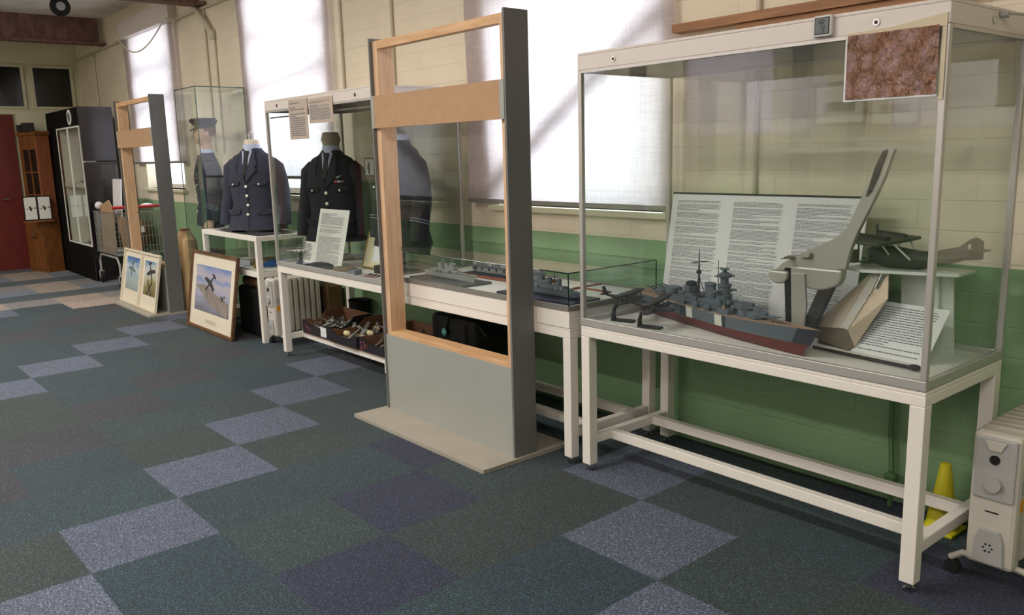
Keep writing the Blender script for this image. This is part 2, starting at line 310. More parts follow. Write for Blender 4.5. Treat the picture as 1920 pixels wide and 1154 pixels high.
for x0,x1,z0,z1 in sorted(WIN): b.box(x,x0,YF,YF+.3,0,ZC); b.box(x0,x1,YF,YF+.3,0,z0); b.box(x0,x1,YF,YF+.3,z1,ZC); x = x1
b.box(x,XR+.2,YF,YF+.3,0,ZC); struct('wall_right', b, 'painted_brick')
EW = [(2.77,3.34,2.35,2.98),(2.07,2.68,2.35,2.98),(1.37,1.98,2.35,2.98)]
b = MB(); b.box(XL-.3,XL,YB,1.37,0,ZC); b.box(XL-.3,XL,1.37,YF,0,2.35); b.box(XL-.3,XL,1.37,YF,2.98,ZC); b.box(XL-.3,XL,1.98,2.07,2.35,2.98); b.box(XL-.3,XL,2.68,2.77,2.35,2.98); b.box(XL-.3,XL,3.34,YF,2.35,2.98)
struct('wall_far', b, 'painted_brick_end')
FILL_WIN = [(-9.6,-8.3),(-6.9,-5.6),(-4.25,-3.05),(-2.15,-.95),(-.05,1.15)]  # unseen windows added in the opposite wall for frontal fill light
b = MB(); x = XL
for x0,x1 in FILL_WIN: b.box(x,x0,YB-.2,YB,0,ZC); b.box(x0,x1,YB-.2,YB,0,1.65); b.box(x0,x1,YB-.2,YB,3.1,ZC); x = x1
b.box(x,XR,YB-.2,YB,0,ZC); struct('wall_left', b, 'painted_brick')
for k,(x0,x1) in enumerate(FILL_WIN):
    o = thing('window_%d'%(k+8), None, None); del o['label'], o['category']; o['kind'] = 'structure'; t = .05
    f = MB(); f.box(x0,x1,YB-.14,YB-.1,3.05,3.1); f.box(x0,x1,YB-.14,YB-.1,1.65,1.7); f.box(x0,x0+t,YB-.14,YB-.1,1.7,3.05); f.box(x1-t,x1,YB-.14,YB-.1,1.7,3.05); build('window_frame', f, 'white_paint', o)
    f = MB(); f.box(x0+t,x1-t,YB-.125,YB-.122,1.7,3.05); build('pane', f, GG, o); f = MB(); f.box(x0+.01,x1-.01,YB-.06,YB-.058,1.66,3.09); build('window_blind', f, 'blind', o)
    lamp('window_daylight','AREA',((x0+x1)/2,YB-.7,2.5),95,(1,.99,.97),(math.pi/2,0,0),1.5,1.6)  # fill lamp added outside each of these unseen windows
b = MB(); b.box(XR,XR+.2,YB,YF,0,ZC); struct('wall_near', b, 'painted_brick_end')
b = MB(); b.box(XL-.3,XR+.2,YB-.2,YF+.3,ZC,ZC+.2); struct('ceiling', b, 'ceiling_plaster')
for k,(y0,y1,z0,z1) in enumerate(EW):
    o = thing('window_%d'%(4+k), None, None); del o['label'], o['category']; o['kind'] = 'structure'
    f = MB(); t = .035
    f.box(XL-.05,XL+.03,y0,y1,z1-t,z1); f.box(XL-.05,XL+.03,y0,y1,z0,z0+t); f.box(XL-.05,XL+.03,y0,y0+t,z0+t,z1-t); f.box(XL-.05,XL+.03,y1-t,y1,z0+t,z1-t)
    build('window_frame', f, 'frame_paint', o); g = MB(); g.box(XL-.03,XL-.02,y0+t,y1-t,z0+t,z1-t); build('pane', g, 'dark_glass', o)
b = MB(); b.box(XL,XL+.035,1.2,3.43,2.27,2.345); b.box(XL,XL+.02,1.2,3.43,3.0,3.07); struct('trim_1', b, 'frame_paint')
# windows in the long wall with muntins and clear panes
for k,(x0,x1,z0,z1) in enumerate(WIN):
    o = thing('window_%d'%(k+1), None, None); del o['label'], o['category']; o['kind'] = 'structure'
    f = MB(); t = .05; y0, y1 = YF+.2, YF+.25
    f.box(x0,x1,y0,y1,z1-t,z1); f.box(x0,x1,y0,y1,z0,z0+t); f.box(x0,x0+t,y0,y1,z0+t,z1-t); f.box(x1-t,x1,y0,y1,z0+t,z1-t)
    f.box(x0+t,x1-t,y0,y1,2.13,2.19); build('window_frame', f, 'white_paint', o)
    g = MB(); g.box(x0+t,x1-t,YF+.222,YF+.227,z0+t,z1-t); build('pane', g, GG, o)
    s_ = MB(); s_.box(x0-.06,x1+.06,YF-.05,YF+.2,z0-.035,z0); build('sill', s_, 'frame_paint', o, bevel=.006)
# red door in the far wall
o = thing('door_1', None, None); del o['label'], o['category']; o['kind'] = 'structure'
b = MB(); b.box(XL,XL+.05,1.35,1.45,0,2.26); b.box(XL,XL+.05,2.36,2.46,0,2.26); b.box(XL,XL+.05,1.45,2.36,2.16,2.26); build('door_frame', b, 'door_red', o)
b = MB(); b.box(XL,XL+.03,1.45,2.36,0,2.16); build('door_leaf', b, 'door_red', o)
b = MB(); b.tube([(XL+.03,2.28,1.05),(XL+.07,2.28,1.05),(XL+.07,2.2,1.05)],.01); build('door_handle', b, 'chrome', o, smooth=True)

o = thing('door_2', None, None); del o['label'], o['category']; o['kind'] = 'structure'
b = MB(); b.box(XL,XL+.05,-2.75,-2.65,0,2.5); b.box(XL,XL+.05,-1.15,-1.05,0,2.5); b.box(XL,XL+.05,-2.65,-1.15,2.4,2.5); build('door_frame', b, 'door_red', o)
for y0 in (-2.65,-1.9): b = MB(); b.box(XL,XL+.03,y0+.005,y0+.745,0,2.4); build('door_leaf', b, 'black', o)
# unseen rods and bars added inside the panes to cast shade on the blinds
for k,(x0,x1,z0,z1) in enumerate(WIN):
    b = MB(); b.tube([(x0,YF+.035,1.33 if k==0 else 2.2),(x1,YF+.035,2.22 if k==0 else 2.3)],.055 if k==0 else .03,8); solo('window_stay', b, 'dark_alu', ('diagonal stay behind the wide blind near the big ship case','stay behind the middle blind','stay behind the far blind')[k],'bar')
    b = MB(); b.box(x0,x1,YF+.03,YF+.06,2.42 if k==0 else 2.62,2.49 if k==0 else 2.67); solo('window_bar', b, 'dark_alu', ('horizontal bar behind the wide blind near the big ship case','horizontal bar behind the middle blind','horizontal bar behind the far blind')[k],'bar')
# blinds
def blind(x0,x1,z0,z1,label,header=False):
    r = thing('roller_blind', label, 'blind', ((x0+x1)/2,YF-.02,z0), group=None)
    b = MB(); n = 14; m_ = 10; y = YF-.055
    for j in range(m_+1):
        for i in range(n+1):
            x = x0+(x1-x0)*i/n; z = z0+(z1-z0)*j/m_
            b.v.append(Vector((x, y+.006*math.sin(i*1.3+j*.4)+.004*math.sin(j*1.9), z)))
    for j in range(m_):
        for i in range(n): a = j*(n+1)+i; b.f.append((a,a+1,a+n+2,a+n+1)); b.m.append(0)
    build('fabric', b, 'blind', r, smooth=True)
    b = MB(); b.box(x0-.005,x1+.005,y-.012,y+.012,z0-.022,z0+.004); build('bottom_bar', b, 'dark_alu', r)
    b = MB(); b.tube([(x0-.01,YF-.035,z1+.01),(x1+.01,YF-.035,z1+.01)],.028,12); build('roller', b, 'alu', r, smooth=True)
    if header:
        b = MB(); b.box(x0+.02,x1+.03,YF-.10,YF-.001,z1-.03,z1+.16); b.box(x0-.06,x1+.08,YF-.14,YF-.001,z1-.06,z1-.03); build('pelmet', b, 'white_cap', r)
        b = MB(); pts = [(x0+.1+(x1-x0-.15)*t,YF-.13,z1-.05-.28*4*t*(1-t)*(.6+.4*(1-t))) for t in [k/12 for k in range(13)]]; b.tube(pts,.008,6); build('cord', b, 'conduit', r, smooth=True)
    return r
blind(-4.46,-2.76,1.235,3.12,'wide white roller blind behind the frame stand and the big ship case, fully lowered')
blind(-8.04,-6.26,1.37,3.14,'tall white roller blind above the uniform case, stopping over a clear gap')
blind(-11.72,-9.84,1.53,3.12,'narrow-looking roller blind with boxed pelmet and hanging cord, furthest from the viewer', True)

# beams and pipes
r = thing('roof_beam','rusty brown steel roof beam spanning the far end of the ceiling','beam',(-12.7,0,3.12))
b = MB(); b.box(-12.76,-12.7,YB,3.36,3.15,3.47); build('web', b, 'steel_brown', r)
b = MB(); b.box(-12.82,-12.62,YB,3.42,3.12,3.15); build('flange', b, 'steel_brown', r)
r = thing('roof_beam','dark steel roof beam showing at the top edge above the middle blind','beam',(-9.0,0,3.1))
b = MB(); b.box(-9.03,-8.98,YB,3.38,3.14,3.47); build('web', b, 'steel_brown', r)
b = MB(); b.box(-9.1,-8.9,YB,3.42,3.11,3.14); build('flange', b, 'steel_brown', r)
b = MB(); b.tube([(XL,YF-.02,3.09),(-5.5,YF-.02,3.09)],.014,8); solo('conduit', b, 'conduit', 'thin horizontal pipe clipped high along the window wall','pipe', smooth=True)
for x, z0, z1, lb in ((-13.3,1.0,3.07,'thin vertical pipe on the cream wall nearest the far corner'),(-8.98,1.6,3.08,'thin vertical pipe left of the pair above the mannequin case'),(-8.75,1.6,2.85,'thin vertical pipe right of the pair, fed by the thick bent conduit'),
        (-6.13,1.95,3.08,'vertical pipe just right of the middle blind'),(-5.38,1.3,3.4,'vertical pipe on the cream brick beside the left edge of the tall frame stand'),(-2.3,.9,3.4,'vertical pipe on the wall seen through the big ship case')):
    b = MB(); b.tube([(x,YF-.015,z0),(x,YF-.015,z1)],.012,8); solo('wall_pipe', b, 'conduit', lb, 'pipe', smooth=True)
b = MB(); b.tube([(-9.6,YF-.06,3.3),(-9.3,YF-.06,3.2),(-9.05,YF-.06,3.07),(-8.88,YF-.05,2.93),(-8.75,YF-.035,2.8)],.028,10); b.lathe((-8.75,YF-.035,2.75),[(.03,0),(.034,.03),(.03,.07)],10); solo('conduit', b, 'conduit', 'thick bent white conduit running down from the dark beam end','pipe', smooth=True)
r = thing('hanging_wheel','small black tyred wheel with pale hub hanging under the ceiling at top left','wheel',(-11.4,2.62,3.28))
b = MB(); b.lathe((-11.4,2.62,3.38),[(.05,-.03),(.1,-.03),(.112,-.015),(.112,.015),(.1,.03),(.05,.03)],24,axis='x'); build('tyre', b, 'black_rubber', r, smooth=True)
b = MB(); b.lathe((-11.4,2.62,3.38),[(.012,-.045),(.05,-.032),(.05,.032),(.012,.045)],20,axis='x'); build('hub', b, 'heater_grey', r, smooth=True)
b = MB(); b.tube([(-11.4,2.68,3.38),(-11.4,2.70,3.47)],.008,6); b.tube([(-11.4,2.62,3.38),(-11.4,2.70,3.38)],.01,6); build('bracket', b, 'screw_dark', r)
b = MB(); b.box(-2.755,-1.2,YF-.07,YF,2.085,2.125); b.box(-2.4,-1.2,YF-.05,YF,2.05,2.083); solo('wooden_rail', b, 'strip_wood', 'brown wooden rail fixed to the wall above the big ship case','rail')
r = thing('gas_pipe','green painted pipe stub rising from the floor under the big ship case','pipe',(-1.57,3.38,0))
b = MB(); b.tube([(-1.59,YF-.03,.66),(-1.58,YF-.03,.3),(-1.57,YF-.03,.16),(-1.56,YF-.05,.13)],.012,8); build('riser', b, 'green_pipe', r, smooth=True)
b = MB(); b.lathe((-1.555,YF-.06,.1),[(.022,0),(.03,.015),(.03,.035),(.015,.05)],10); b.tube([(-1.555,YF-.06,0),(-1.555,YF-.06,.1)],.01,6); build('valve', b, 'green_pipe', r, smooth=True)

# ---------------------------------------------------------------- display tables and glass cases
def table(x0,x1,label,top=.72,y0=2.715,y1=3.345,rz=.155,t=.052,shelf=False):
    r = thing('display_table', label, 'table', ((x0+x1)/2,(y0+y1)/2,0))
    b = MB(); b.box(x0,x1,y0,y1,top-.015,top); b.box(x0,x1,y0,y0+t,top-t,top-.015); b.box(x0,x1,y1-t,y1,top-t,top-.015); b.box(x0,x0+t,y0+t,y1-t,top-t,top-.015); b.box(x1-t,x1,y0+t,y1-t,top-t,top-.015); build('tabletop', b, 'white_paint', r, bevel=.003)
    for xx in (x0,x1-t):
        for yy in (y0,y1-t):
            b = MB(); b.box(xx,xx+t,yy,yy+t,.035,top-t); l = build('leg', b, 'white_paint', r, bevel=.003)
            b = MB(); b.lathe((xx+t/2,yy+t/2,0),[(.02,0),(.021,.01),(.009,.014),(.009,.036)],12); build('levelling_foot', b, 'chrome', l, smooth=True)
        b = MB(); b.box(xx+.006,xx+t-.006,y0+t,y1-t,rz-.022,rz+.022); build('side_rail', b, 'white_paint', r, bevel=.003)
    for yy in (y0+.15,y1-.17):
        b = MB(); b.box(x0+t-.006,x1-t+.006,yy,yy+.04,rz-.022,rz+.022); build('long_rail', b, 'white_paint', r, bevel=.003)
    return r
def glass_case(x0,x1,label,z0=.722,z1=1.955,cap=.075,y0=2.71,y1=3.35,band=.0,lock=True,posts=True,rod=False):
    r = thing('glass_case', label, 'display case', ((x0+x1)/2,(y0+y1)/2,z0))
    zb = z0+band; f = .022; a = .022
    if band: b = MB(); b.box(x0,x1,y0,y1,z0,zb-.02); build('plinth', b, 'white_paint', r, bevel=.003)
    b = MB(); b.box(x0+f,x1-f,y0+f,y1-f,zb-.018 if band else z0,zb+.012); build('floor_panel', b, 'display_base', r)
    b = MB(); z_ = zb-(.02 if band else 0); h = .034
    b.box(x0,x1,y0,y0+f,z_,z_+h); b.box(x0,x1,y1-f,y1,z_,z_+h); b.box(x0,x0+f,y0+f,y1-f,z_,z_+h); b.box(x1-f,x1,y0+f,y1-f,z_,z_+h); build('base_frame', b, 'alu', r, bevel=.002)
    zt = z1-cap; zg = z_+h
    if posts:
        for xx in (x0,x1-a):
            for yy in (y0,y1-a):
                b = MB(); b.box(xx,xx+a,yy,yy+a,zg,zt); build('corner_post', b, 'alu', r, bevel=.003)
    e = .006
    def pane(q, nm='glass_pane'):
        b = MB(); b.box(*q); build(nm, b, G, r)
    pane((x0+a,x1-a,y0+.008,y0+.008+e,zg,zt)); pane((x0+a,x1-a,y1-.014,y1-.008,zg,zt)); pane((x0+.008,x0+.014,y0+a,y1-a,zg,zt)); pane((x1-.014,x1-.008,y0+a,y1-a,zg,zt))
    if cap:
        b = MB(); b.box(x0,x1,y0,y1,z1-.012,z1); b.box(x0,x1,y0,y0+.012,zt,z1-.012); b.box(x0,x1,y1-.012,y1,zt,z1-.012); b.box(x0,x0+.012,y0+.012,y1-.012,zt,z1-.012); b.box(x1-.012,x1,y0+.012,y1-.012,zt,z1-.012); build('canopy', b, 'white_cap', r, bevel=.003)
        b = MB(); q = zt-.012; b.box(x0+a,x1-a,y0,y0+.016,q,zt); b.box(x0+a,x1-a,y1-.016,y1,q,zt); b.box(x0,x0+.016,y0+a,y1-a,q,zt); b.box(x1-.016,x1,y0+a,y1-a,q,zt); build('top_frame', b, 'alu', r)
        for xx in (x0+.22,x1-.23):
            if lock: b = MB(); b.lathe((xx,y0,z1-.045),[(.012,0),(.012,-.004),(.006,-.004),(.006,.001)],14,axis='y'); build('lock', b, ['chrome'], r, smooth=True); b = MB(); b.lathe((xx,y0-.003,z1-.045),[(.006,0),(.006,-.002)],10,axis='y'); build('keyhole', b, 'screw_dark', r)
    return r
TOP1 = .722+.012
t1 = table(-2.755,-1.155,'white steel display table under the big ship case')
t2 = table(-6.085,-4.5,'white steel display table holding fruit crates under the uniform case')
t3 = table(-4.44,-2.83,'white steel display table with a white plinth case beside the ship case',top=.69)
c1 = glass_case(-2.755,-1.155,'tall glass display case with the battleship model, nearest the camera')
c2 = glass_case(-6.085,-4.5,'tall glass display case holding two uniform jackets and small exhibits')
# low case with three model ships: white plinth and frameless glass lid
t3t = .655
b = None
r = c3 = thing('low_glass_case','low flat glass showcase with three ship models on a white plinth','display case',(-3.635,3.03,.69))
b = MB(); b.box(-4.44,-2.83,2.71,3.35,.69,.775); build('plinth', b, 'white_paint', r, bevel=.003)
b = MB(); b.box(-4.44,-2.83,2.705,2.722,.775,.80); b.box(-4.44,-2.83,3.338,3.355,.775,.80); b.box(-4.445,-4.425,2.722,3.338,.775,.80); b.box(-2.845,-2.825,2.722,3.338,.775,.80); build('base_frame', b, 'dark_alu', r)
b = MB(); b.box(-4.42,-2.85,2.724,3.336,.775,.79); build('floor_panel', b, 'display_base', r)
for q in ((-4.43,-2.84,2.712,2.718,.80,.955),(-4.43,-2.84,3.342,3.348,.80,.955),(-4.436,-4.43,2.712,3.348,.80,.955),(-2.84,-2.834,2.712,3.348,.80,.955),(-4.436,-2.834,2.712,3.348,.955,.961)):
    b = MB(); b.box(*q); build('glass_pane', b, G, r)
b = MB()
for q in (((-4.436,2.712,.958),(-2.834,2.712,.958)),((-2.834,2.712,.958),(-2.834,3.348,.958)),((-2.834,2.712,.80),(-2.834,2.712,.958)),((-2.834,3.348,.80),(-2.834,3.348,.958)),((-2.834,3.348,.958),(-4.436,3.348,.958))): b.tube(q,.0032,6)
build('glass_edge', b, mat('glass_edge',(18,42,36),.2), r)
# case 2 extra: inner glass shelf, printed notices
b = MB(); b.box(-6.05,-4.54,3.12,3.33,1.375,1.382); build('glass_shelf', b, G, c2)
b = MB(); b.tube([(-6.06,2.74,1.83),(-4.52,2.74,1.83)],.006,6); build('curtain_rod', b, 'dark_alu', c2)
for (xa,xb,za,zb,lb) in ((-5.67,-5.38,1.66,1.935,'printed notice with dense lines taped to the uniform case, left of two'),(-5.36,-5.02,1.76,1.925,'smaller printed notice taped to the uniform case, right of two')):
    r = thing('paper_notice', lb, 'notice', (xa,2.706,za)); b = MB(); b.box(xa,xb,2.7045,2.7055,za,zb); build('sheet', b, mat('beige_paper',(190,172,158),.5), r)
    b = textblock(MB(),(xa+.02,2.7045,zb-.02),(1,0,0),(0,0,-1),(0,-1,0),xb-xa-.04,zb-za-.04,16,words=5); build('print', b, 'ink', r)

# ---------------------------------------------------------------- timber frame stands
def frame_stand(loc, label, group):
    r = thing('frame_stand', label, 'stand', loc)   # local frame: left x=0, front y=0
    W = 1.205
    def P(nm, q, m, **k): b = MB(); b.box(*q); return build(nm, b, m, r, local=True, **k)
    P('base_board', (-.03,W+.015,-.235,.33,0,.02), 'hardboard')
    P('side_board', (0,.012,-.02,.125,.02,2.18), 'dark_grey_board'); P('side_board', (W-.014,W,-.02,.125,.02,2.18), 'dark_grey_board')
    P('stud', (.013,.058,0,.105,.02,2.165), 'pine', bevel=.002); P('stud', (W-.059,W-.015,0,.105,.02,2.165), 'pine', bevel=.002)
    P('top_rail', (.059,W-.06,0,.045,2.12,2.165), 'pine_x', bevel=.002)
    P('bottom_rail', (.059,W-.06,0,.095,.455,.50), 'pine_x', bevel=.002)
    P('cross_board', (.03,W-.045,-.022,-.001,1.685,1.865), 'mdf')
    P('side_plate',(.0,.029,-.0225,-.0205,1.685,1.865),'grey_board'); P('side_plate',(W-.044,W-.012,-.0225,-.0205,1.685,1.865),'grey_board')
    P('lower_panel', (.012,W-.014,-.012,-.001,.02,.478), 'grey_board')
    P('rear_panel', (.059,W-.06,.096,.104,.02,.478), 'grey_board')
    return r
st = frame_stand((-4.26,2.56,0),'tall grey-sided timber frame stand in front of the low ship showcase','timber frame stands')
dup(st,(-9.82,2.685,0),0,'timber frame stand further back, in front of the shopping trolley','timber frame stands')

# ---------------------------------------------------------------- pictures
def quad_frame(name,label,x0,x1,ybot,ytop,z0,z1,fw,mw,fm,mm,pm,d=.025,cat='picture',group=None):
    # picture leaning back: bottom edge at ybot, top at ytop
    r = thing(name,label,cat,((x0+x1)/2,ybot,z0),group=group); up = Vector((0,ytop-ybot,z1-z0)); H = up.length; up.normalize(); n = Vector((0,-up.z,up.y)); u = Vector((1,0,0)); o = Vector((x0,ybot,z0)); W = x1-x0
    def bx(a0,a1,b0,b1,c0,c1,nm,m):
        b = MB(); b.obox(o+u*(a0+a1)/2+up*(b0+b1)/2+n*(c0+c1)/2,u,up,n,a1-a0,b1-b0,c1-c0); return build(nm,b,m,r)
    b = MB()
    for a0,a1,b0,b1 in ((0,W,0,fw),(0,W,H-fw,H),(0,fw,fw,H-fw),(W-fw,W,fw,H-fw)): b.obox(o+u*(a0+a1)/2+up*(b0+b1)/2+n*d/2,u,up,n,a1-a0,b1-b0,d)
    build('frame',b,fm,r,bevel=.002); bx(fw,W-fw,fw,H-fw,0,.006,'mount',mm)
    p = bx(fw+mw[0],W-fw-mw[1],fw+mw[2],H-fw-mw[3],.006,.0075,'print',pm)
    return r,o,u,up,n,H
sky_print('print_sky',[(.0,(120,118,128)),(.2,(140,140,160)),(.4,(165,165,190)),(.55,(186,178,186)),(.7,(135,150,195)),(.82,(190,180,190)),(1,(118,140,195))],(0,0,0),3)
sky_print('print_clouds',[(0,(150,160,160)),(.3,(176,188,190)),(.5,(160,180,196)),(.7,(200,210,215)),(.85,(100,140,190)),(1,(72,112,170))],(0,0,0),4)
sky_print('print_field',[(0,(120,110,70)),(.25,(150,140,95)),(.4,(190,185,160)),(.6,(205,205,205)),(.75,(190,200,205)),(.9,(95,140,190)),(1,(70,110,170))],(0,.2,0),4)
def plane_sil(mb, o, u, v, n, s, a):
    ca, sa = math.cos(a), math.sin(a); pts = [(-.5,.0),(-.42,.05),(-.1,.05),(-.12,.5),(.02,.5),(.12,.05),(.38,.03),(.4,.18),(.48,.18),(.5,0),(.48,-.18),(.4,-.18),(.38,-.03),(.12,-.05),(.02,-.5),(-.12,-.5),(-.1,-.05),(-.42,-.05)]
    q = [o+u*s*(x*ca-y*sa*.8)+v*s*(x*sa+y*ca*.8)*.6 for x,y in pts]; mb.prism(q, n*.0008); return mb
r,o,u,v,n,H = quad_frame('framed_painting','large brown-framed aviation print with cream mount leaning against the suitcase',-7.98,-6.88,2.63,2.745,.0,.71,.028,(.10,.12,.14,.1),'frame_wood','mount','print_sky')
b = MB(); plane_sil(b,o+u*.48+v*.44+n*.009,u,v,n,.34,.9); plane_sil(b,o+u*.79+v*.33+n*.009,u,v,n,.13,.6); build('aircraft', b, mat('print_dark',(58,52,54),.6), r)
b = MB(); b.prism([o+u*a+v*c+n*.0085 for a,c in ((.14,.40),(.3,.33),(.52,.24),(.93,.17),(.93,.3),(.6,.36),(.36,.42))],n*.0006); build('coastline', b, mat('print_land',(142,132,124),.6,var=.25,vscale=14), r)
b = textblock(MB(),o+u*.42+v*.105+n*.0065,u,-v,n,.28,.035,3,words=6); build('caption', b, mat('faint_ink',(170,160,145),.7), r)
r,o,u,v,n,H = quad_frame('framed_painting','cream-framed aircraft print with a cloudy sky on the far stand base, left of two',-9.87,-9.24,2.545,2.655,.02,.60,.022,(.07,.07,.13,.06),'cream_frame','mount','print_clouds',group='pair of prints on the far stand base')
b = MB(); plane_sil(b,o+u*.30+v*.38+n*.009,u,v,n,.3,1.4); build('aircraft', b, mat('print_grey',(110,118,120),.6), r)
r,o,u,v,n,H = quad_frame('framed_painting','cream-framed print of an aircraft over a field, right of two on the far stand',-9.23,-8.66,2.545,2.655,.02,.60,.022,(.07,.07,.13,.06),'cream_frame','mount','print_field',group='pair of prints on the far stand base')
b = MB(); plane_sil(b,o+u*.30+v*.40+n*.009,u,v,n,.34,1.9); b.tube([o+u*.22+v*.3+n*.009,o+u*.36+v*.16+n*.009],.006,4); b.tube([o+u*.36+v*.3+n*.009,o+u*.22+v*.16+n*.009],.006,4); build('aircraft', b, 'print_dark', r)

# ---------------------------------------------------------------- uniforms and mannequin
def jacket_parts(r, c, cloth, H=1.0, buttons='brass', stripes=0, ribbons=False, wings=False, eps=0, shirt='shirt', tie='tie', arm=.0):
    # c = centre at hem level, front faces -Y; built in world coordinates under r
    cx, cyy, cz = c; S = []
    prof = [(0,.25,.16),(.08,.232,.145),(.22,.19,.125),(.34,.20,.135),(.46,.21,.135),(.55,.205,.12),(.60,.185,.10),(.635,.16,.088),(.665,.10,.075),(.70,.07,.066)]
    b = MB(); b.loft([(cx,cyy,cz+z*H,rx,ry) for z,rx,ry in prof],32); j = build('tunic', b, cloth, r, smooth=True)
    def yf(z):
        for a, d in zip(prof, prof[1:]):
            if a[0] <= z <= d[0]: t = (z-a[0])/(d[0]-a[0]); return -(a[2]+(d[2]-a[2])*t)
        return -.06
    def pt(x, z, off=.004): return (cx+x, cyy+yf(z)*(1-min(1,abs(x)/.235)**2.4)**(1/2.4)-off, cz+z*H)
    for s_ in (-1,1):
        path = [(cx+s_*.15,cyy,cz+.585*H),(cx+s_*.185,cyy,cz+.535*H),(cx+s_*.21,cyy+.012,cz+.42*H),(cx+s_*.235,cyy+.01,cz+.30*H),(cx+s_*.25,cyy-.02,cz+.18*H),(cx+s_*.255,cyy-.04,cz+(.04-arm)*H)]
        b = MB(); b.tube(path,[.055,.078,.074,.066,.062,.06],18); sl = build('sleeve', b, cloth, r, smooth=True)
        if stripes:
            b = MB()
            for k in range(stripes):
                zc = cz+(.165+.018*k)*H; yc = cyy-.026+.003*k; b.rings([[(cx+s_*.251+.0665*math.cos(t), yc+.0655*math.sin(t), zc-.02*math.sin(t)+dz) for t in [2*math.pi*i/18 for i in range(18)]] for dz in (-.0022,.0022)],caps=False)
            build('cuff_braid', b, 'grey_braid', sl)
        b = MB(); b.prism([pt(s_*.0,.40,.008),pt(s_*.07,.48,.01),pt(s_*.105,.52,.008),pt(s_*.083,.535,.009),pt(s_*.098,.565,.008),pt(s_*.07,.66,.006),pt(s_*.048,.685,.008),pt(s_*.012,.50,.009)],(0,-.006,0)); build('lapel', b, cloth, r, bevel=.002)
        for (px_, pz, w_, h_) in ((.115,.405,.058,.034),(.135,.16,.07,.04)):
            b = MB(); b.prism([pt(s_*(px_-w_),pz+h_/2),pt(s_*px_,pz+h_/2),pt(s_*(px_+w_),pz+h_/2),pt(s_*(px_+w_*.9),pz-h_/2),pt(s_*px_,pz-h_*.7),pt(s_*(px_-w_*.9),pz-h_/2)],(0,-.005,0)); fl = build('pocket_flap', b, cloth, r, bevel=.001)
            if pz > .3: b = MB(); b.sph(pt(s_*px_,pz-.01,.012),.0095,10,6); build('button', b, buttons, fl, smooth=True)
        b = MB(); b.prism([(cx+s_*.10,cyy-.03,cz+.66*H),(cx+s_*.205,cyy-.03,cz+.62*H),(cx+s_*.205,cyy+.03,cz+.62*H),(cx+s_*.10,cyy+.03,cz+.665*H)],(0,0,.012)); (build('epaulette', b, cloth, r, bevel=.002) if stripes == 3 else None)
    b = MB(); b.prism([pt(0,.48,.002),pt(.035,.57,.003),pt(.05,.68,.004),pt(-.05,.68,.004),pt(-.035,.57,.003)],(0,-.004,0)); build('shirt_front', b, shirt, r)
    b = MB(); b.loft([(cx,cyy,cz+.675*H,.078,.074),(cx,cyy-.004,cz+.735*H,.064,.062)],24,p=2); build('shirt_collar', b, shirt, r, smooth=True)
    b = MB(); b.prism([pt(0,.46,.006),pt(.02,.52,.007),pt(.017,.635,.012),pt(.024,.68,.016),pt(-.024,.68,.016),pt(-.017,.635,.012),pt(-.02,.52,.007)],(0,-.008,0)); build('necktie', b, tie, r, bevel=.003)
    b = MB(); b.tube([pt(0,.37,.004),pt(.004,.2,.004),pt(.01,.01,.004)],.0025,6); build('front_edge', b, cloth, r)
    for z in (.375,.295,.215,.135):
        b = MB(); b.sph(pt(.004,z,.008),.014,12,8,sc3=(1,.6,1)); build('button', b, buttons, r, smooth=True)
    if ribbons:
        for k, m_ in enumerate(('red','grey_braid','khaki')):
            b = MB(); b.prism([pt(.075+.025*k,.455,.006),pt(.098+.025*k,.455,.006),pt(.098+.025*k,.47,.006),pt(.075+.025*k,.47,.006)],(0,-.004,0)); build('medal_ribbon', b, m_, r)
    if wings:
        b = MB(); b.prism([pt(.07,.50,.006),pt(.10,.485,.006),pt(.135,.51,.006),pt(.10,.503,.006)],(0,-.004,0)); build('wings_badge', b, 'grey_braid', r)
    return j
r = thing('uniform_jacket','blue-grey uniform jacket on a headless bust, standing on the tall end showcase','jacket',(-7.12,3.03,.905))
jacket_parts(r,(-7.12,3.03,.925),'uniform_blue')
b = MB(); b.lathe((-7.12,3.03,.905),[(.11,0),(.11,.012),(.05,.02)],20); build('stand_foot', b, 'dark_alu', r, smooth=True)
b = MB(); b.loft([(-7.12,3.03,1.64,.06,.06),(-7.12,3.03,1.685,.058,.058),(-7.12,3.03,1.70,.045,.045)],20,p=2); nk = build('bust_neck', b, 'cream_bust', r, smooth=True)
b = MB(); b.tube([(-7.12-.02,3.03,1.69),(-7.12-.025,3.03,1.74),(-7.12,3.03,1.765),(-7.12+.025,3.03,1.745),(-7.12+.015,3.03,1.70)],.005,8); build('hanging_hook', b, 'chrome', nk, smooth=True)
r = thing('uniform_jacket','dark uniform jacket with medal ribbons behind the printed card in the uniform case','jacket',(-5.93,3.16,.737))
jacket_parts(r,(-5.93,3.16,.885),'uniform_black',ribbons=True,wings=True)
b = MB(); b.loft([(-5.93,3.16,1.62,.06,.06),(-5.93,3.16,1.665,.075,.072),(-5.93,3.16,1.715,.06,.06),(-5.93,3.16,1.72,.05,.05)],20,p=2.2); build('bust_neck', b, 'bust_neck', r, smooth=True)
b = MB(); b.tube([(-5.93,3.16,.75),(-5.93,3.16,.91)],.02,12); b.lathe((-5.93,3.16,.737),[(.13,0),(.13,.012),(.02,.02)],24); build('stand', b, 'black', r, smooth=True)
r = thing('uniform_jacket','dark jacket with pale cuff braid at the right end of the uniform case','jacket',(-4.83,3.06,.737))
jacket_parts(r,(-4.81,3.06,.93),'uniform_black',stripes=2)
b = MB(); b.loft([(-4.81,3.06,1.63,.055,.055),(-4.81,3.06,1.68,.05,.05)],20,p=2); build('bust_neck', b, 'bust_neck', r, smooth=True)
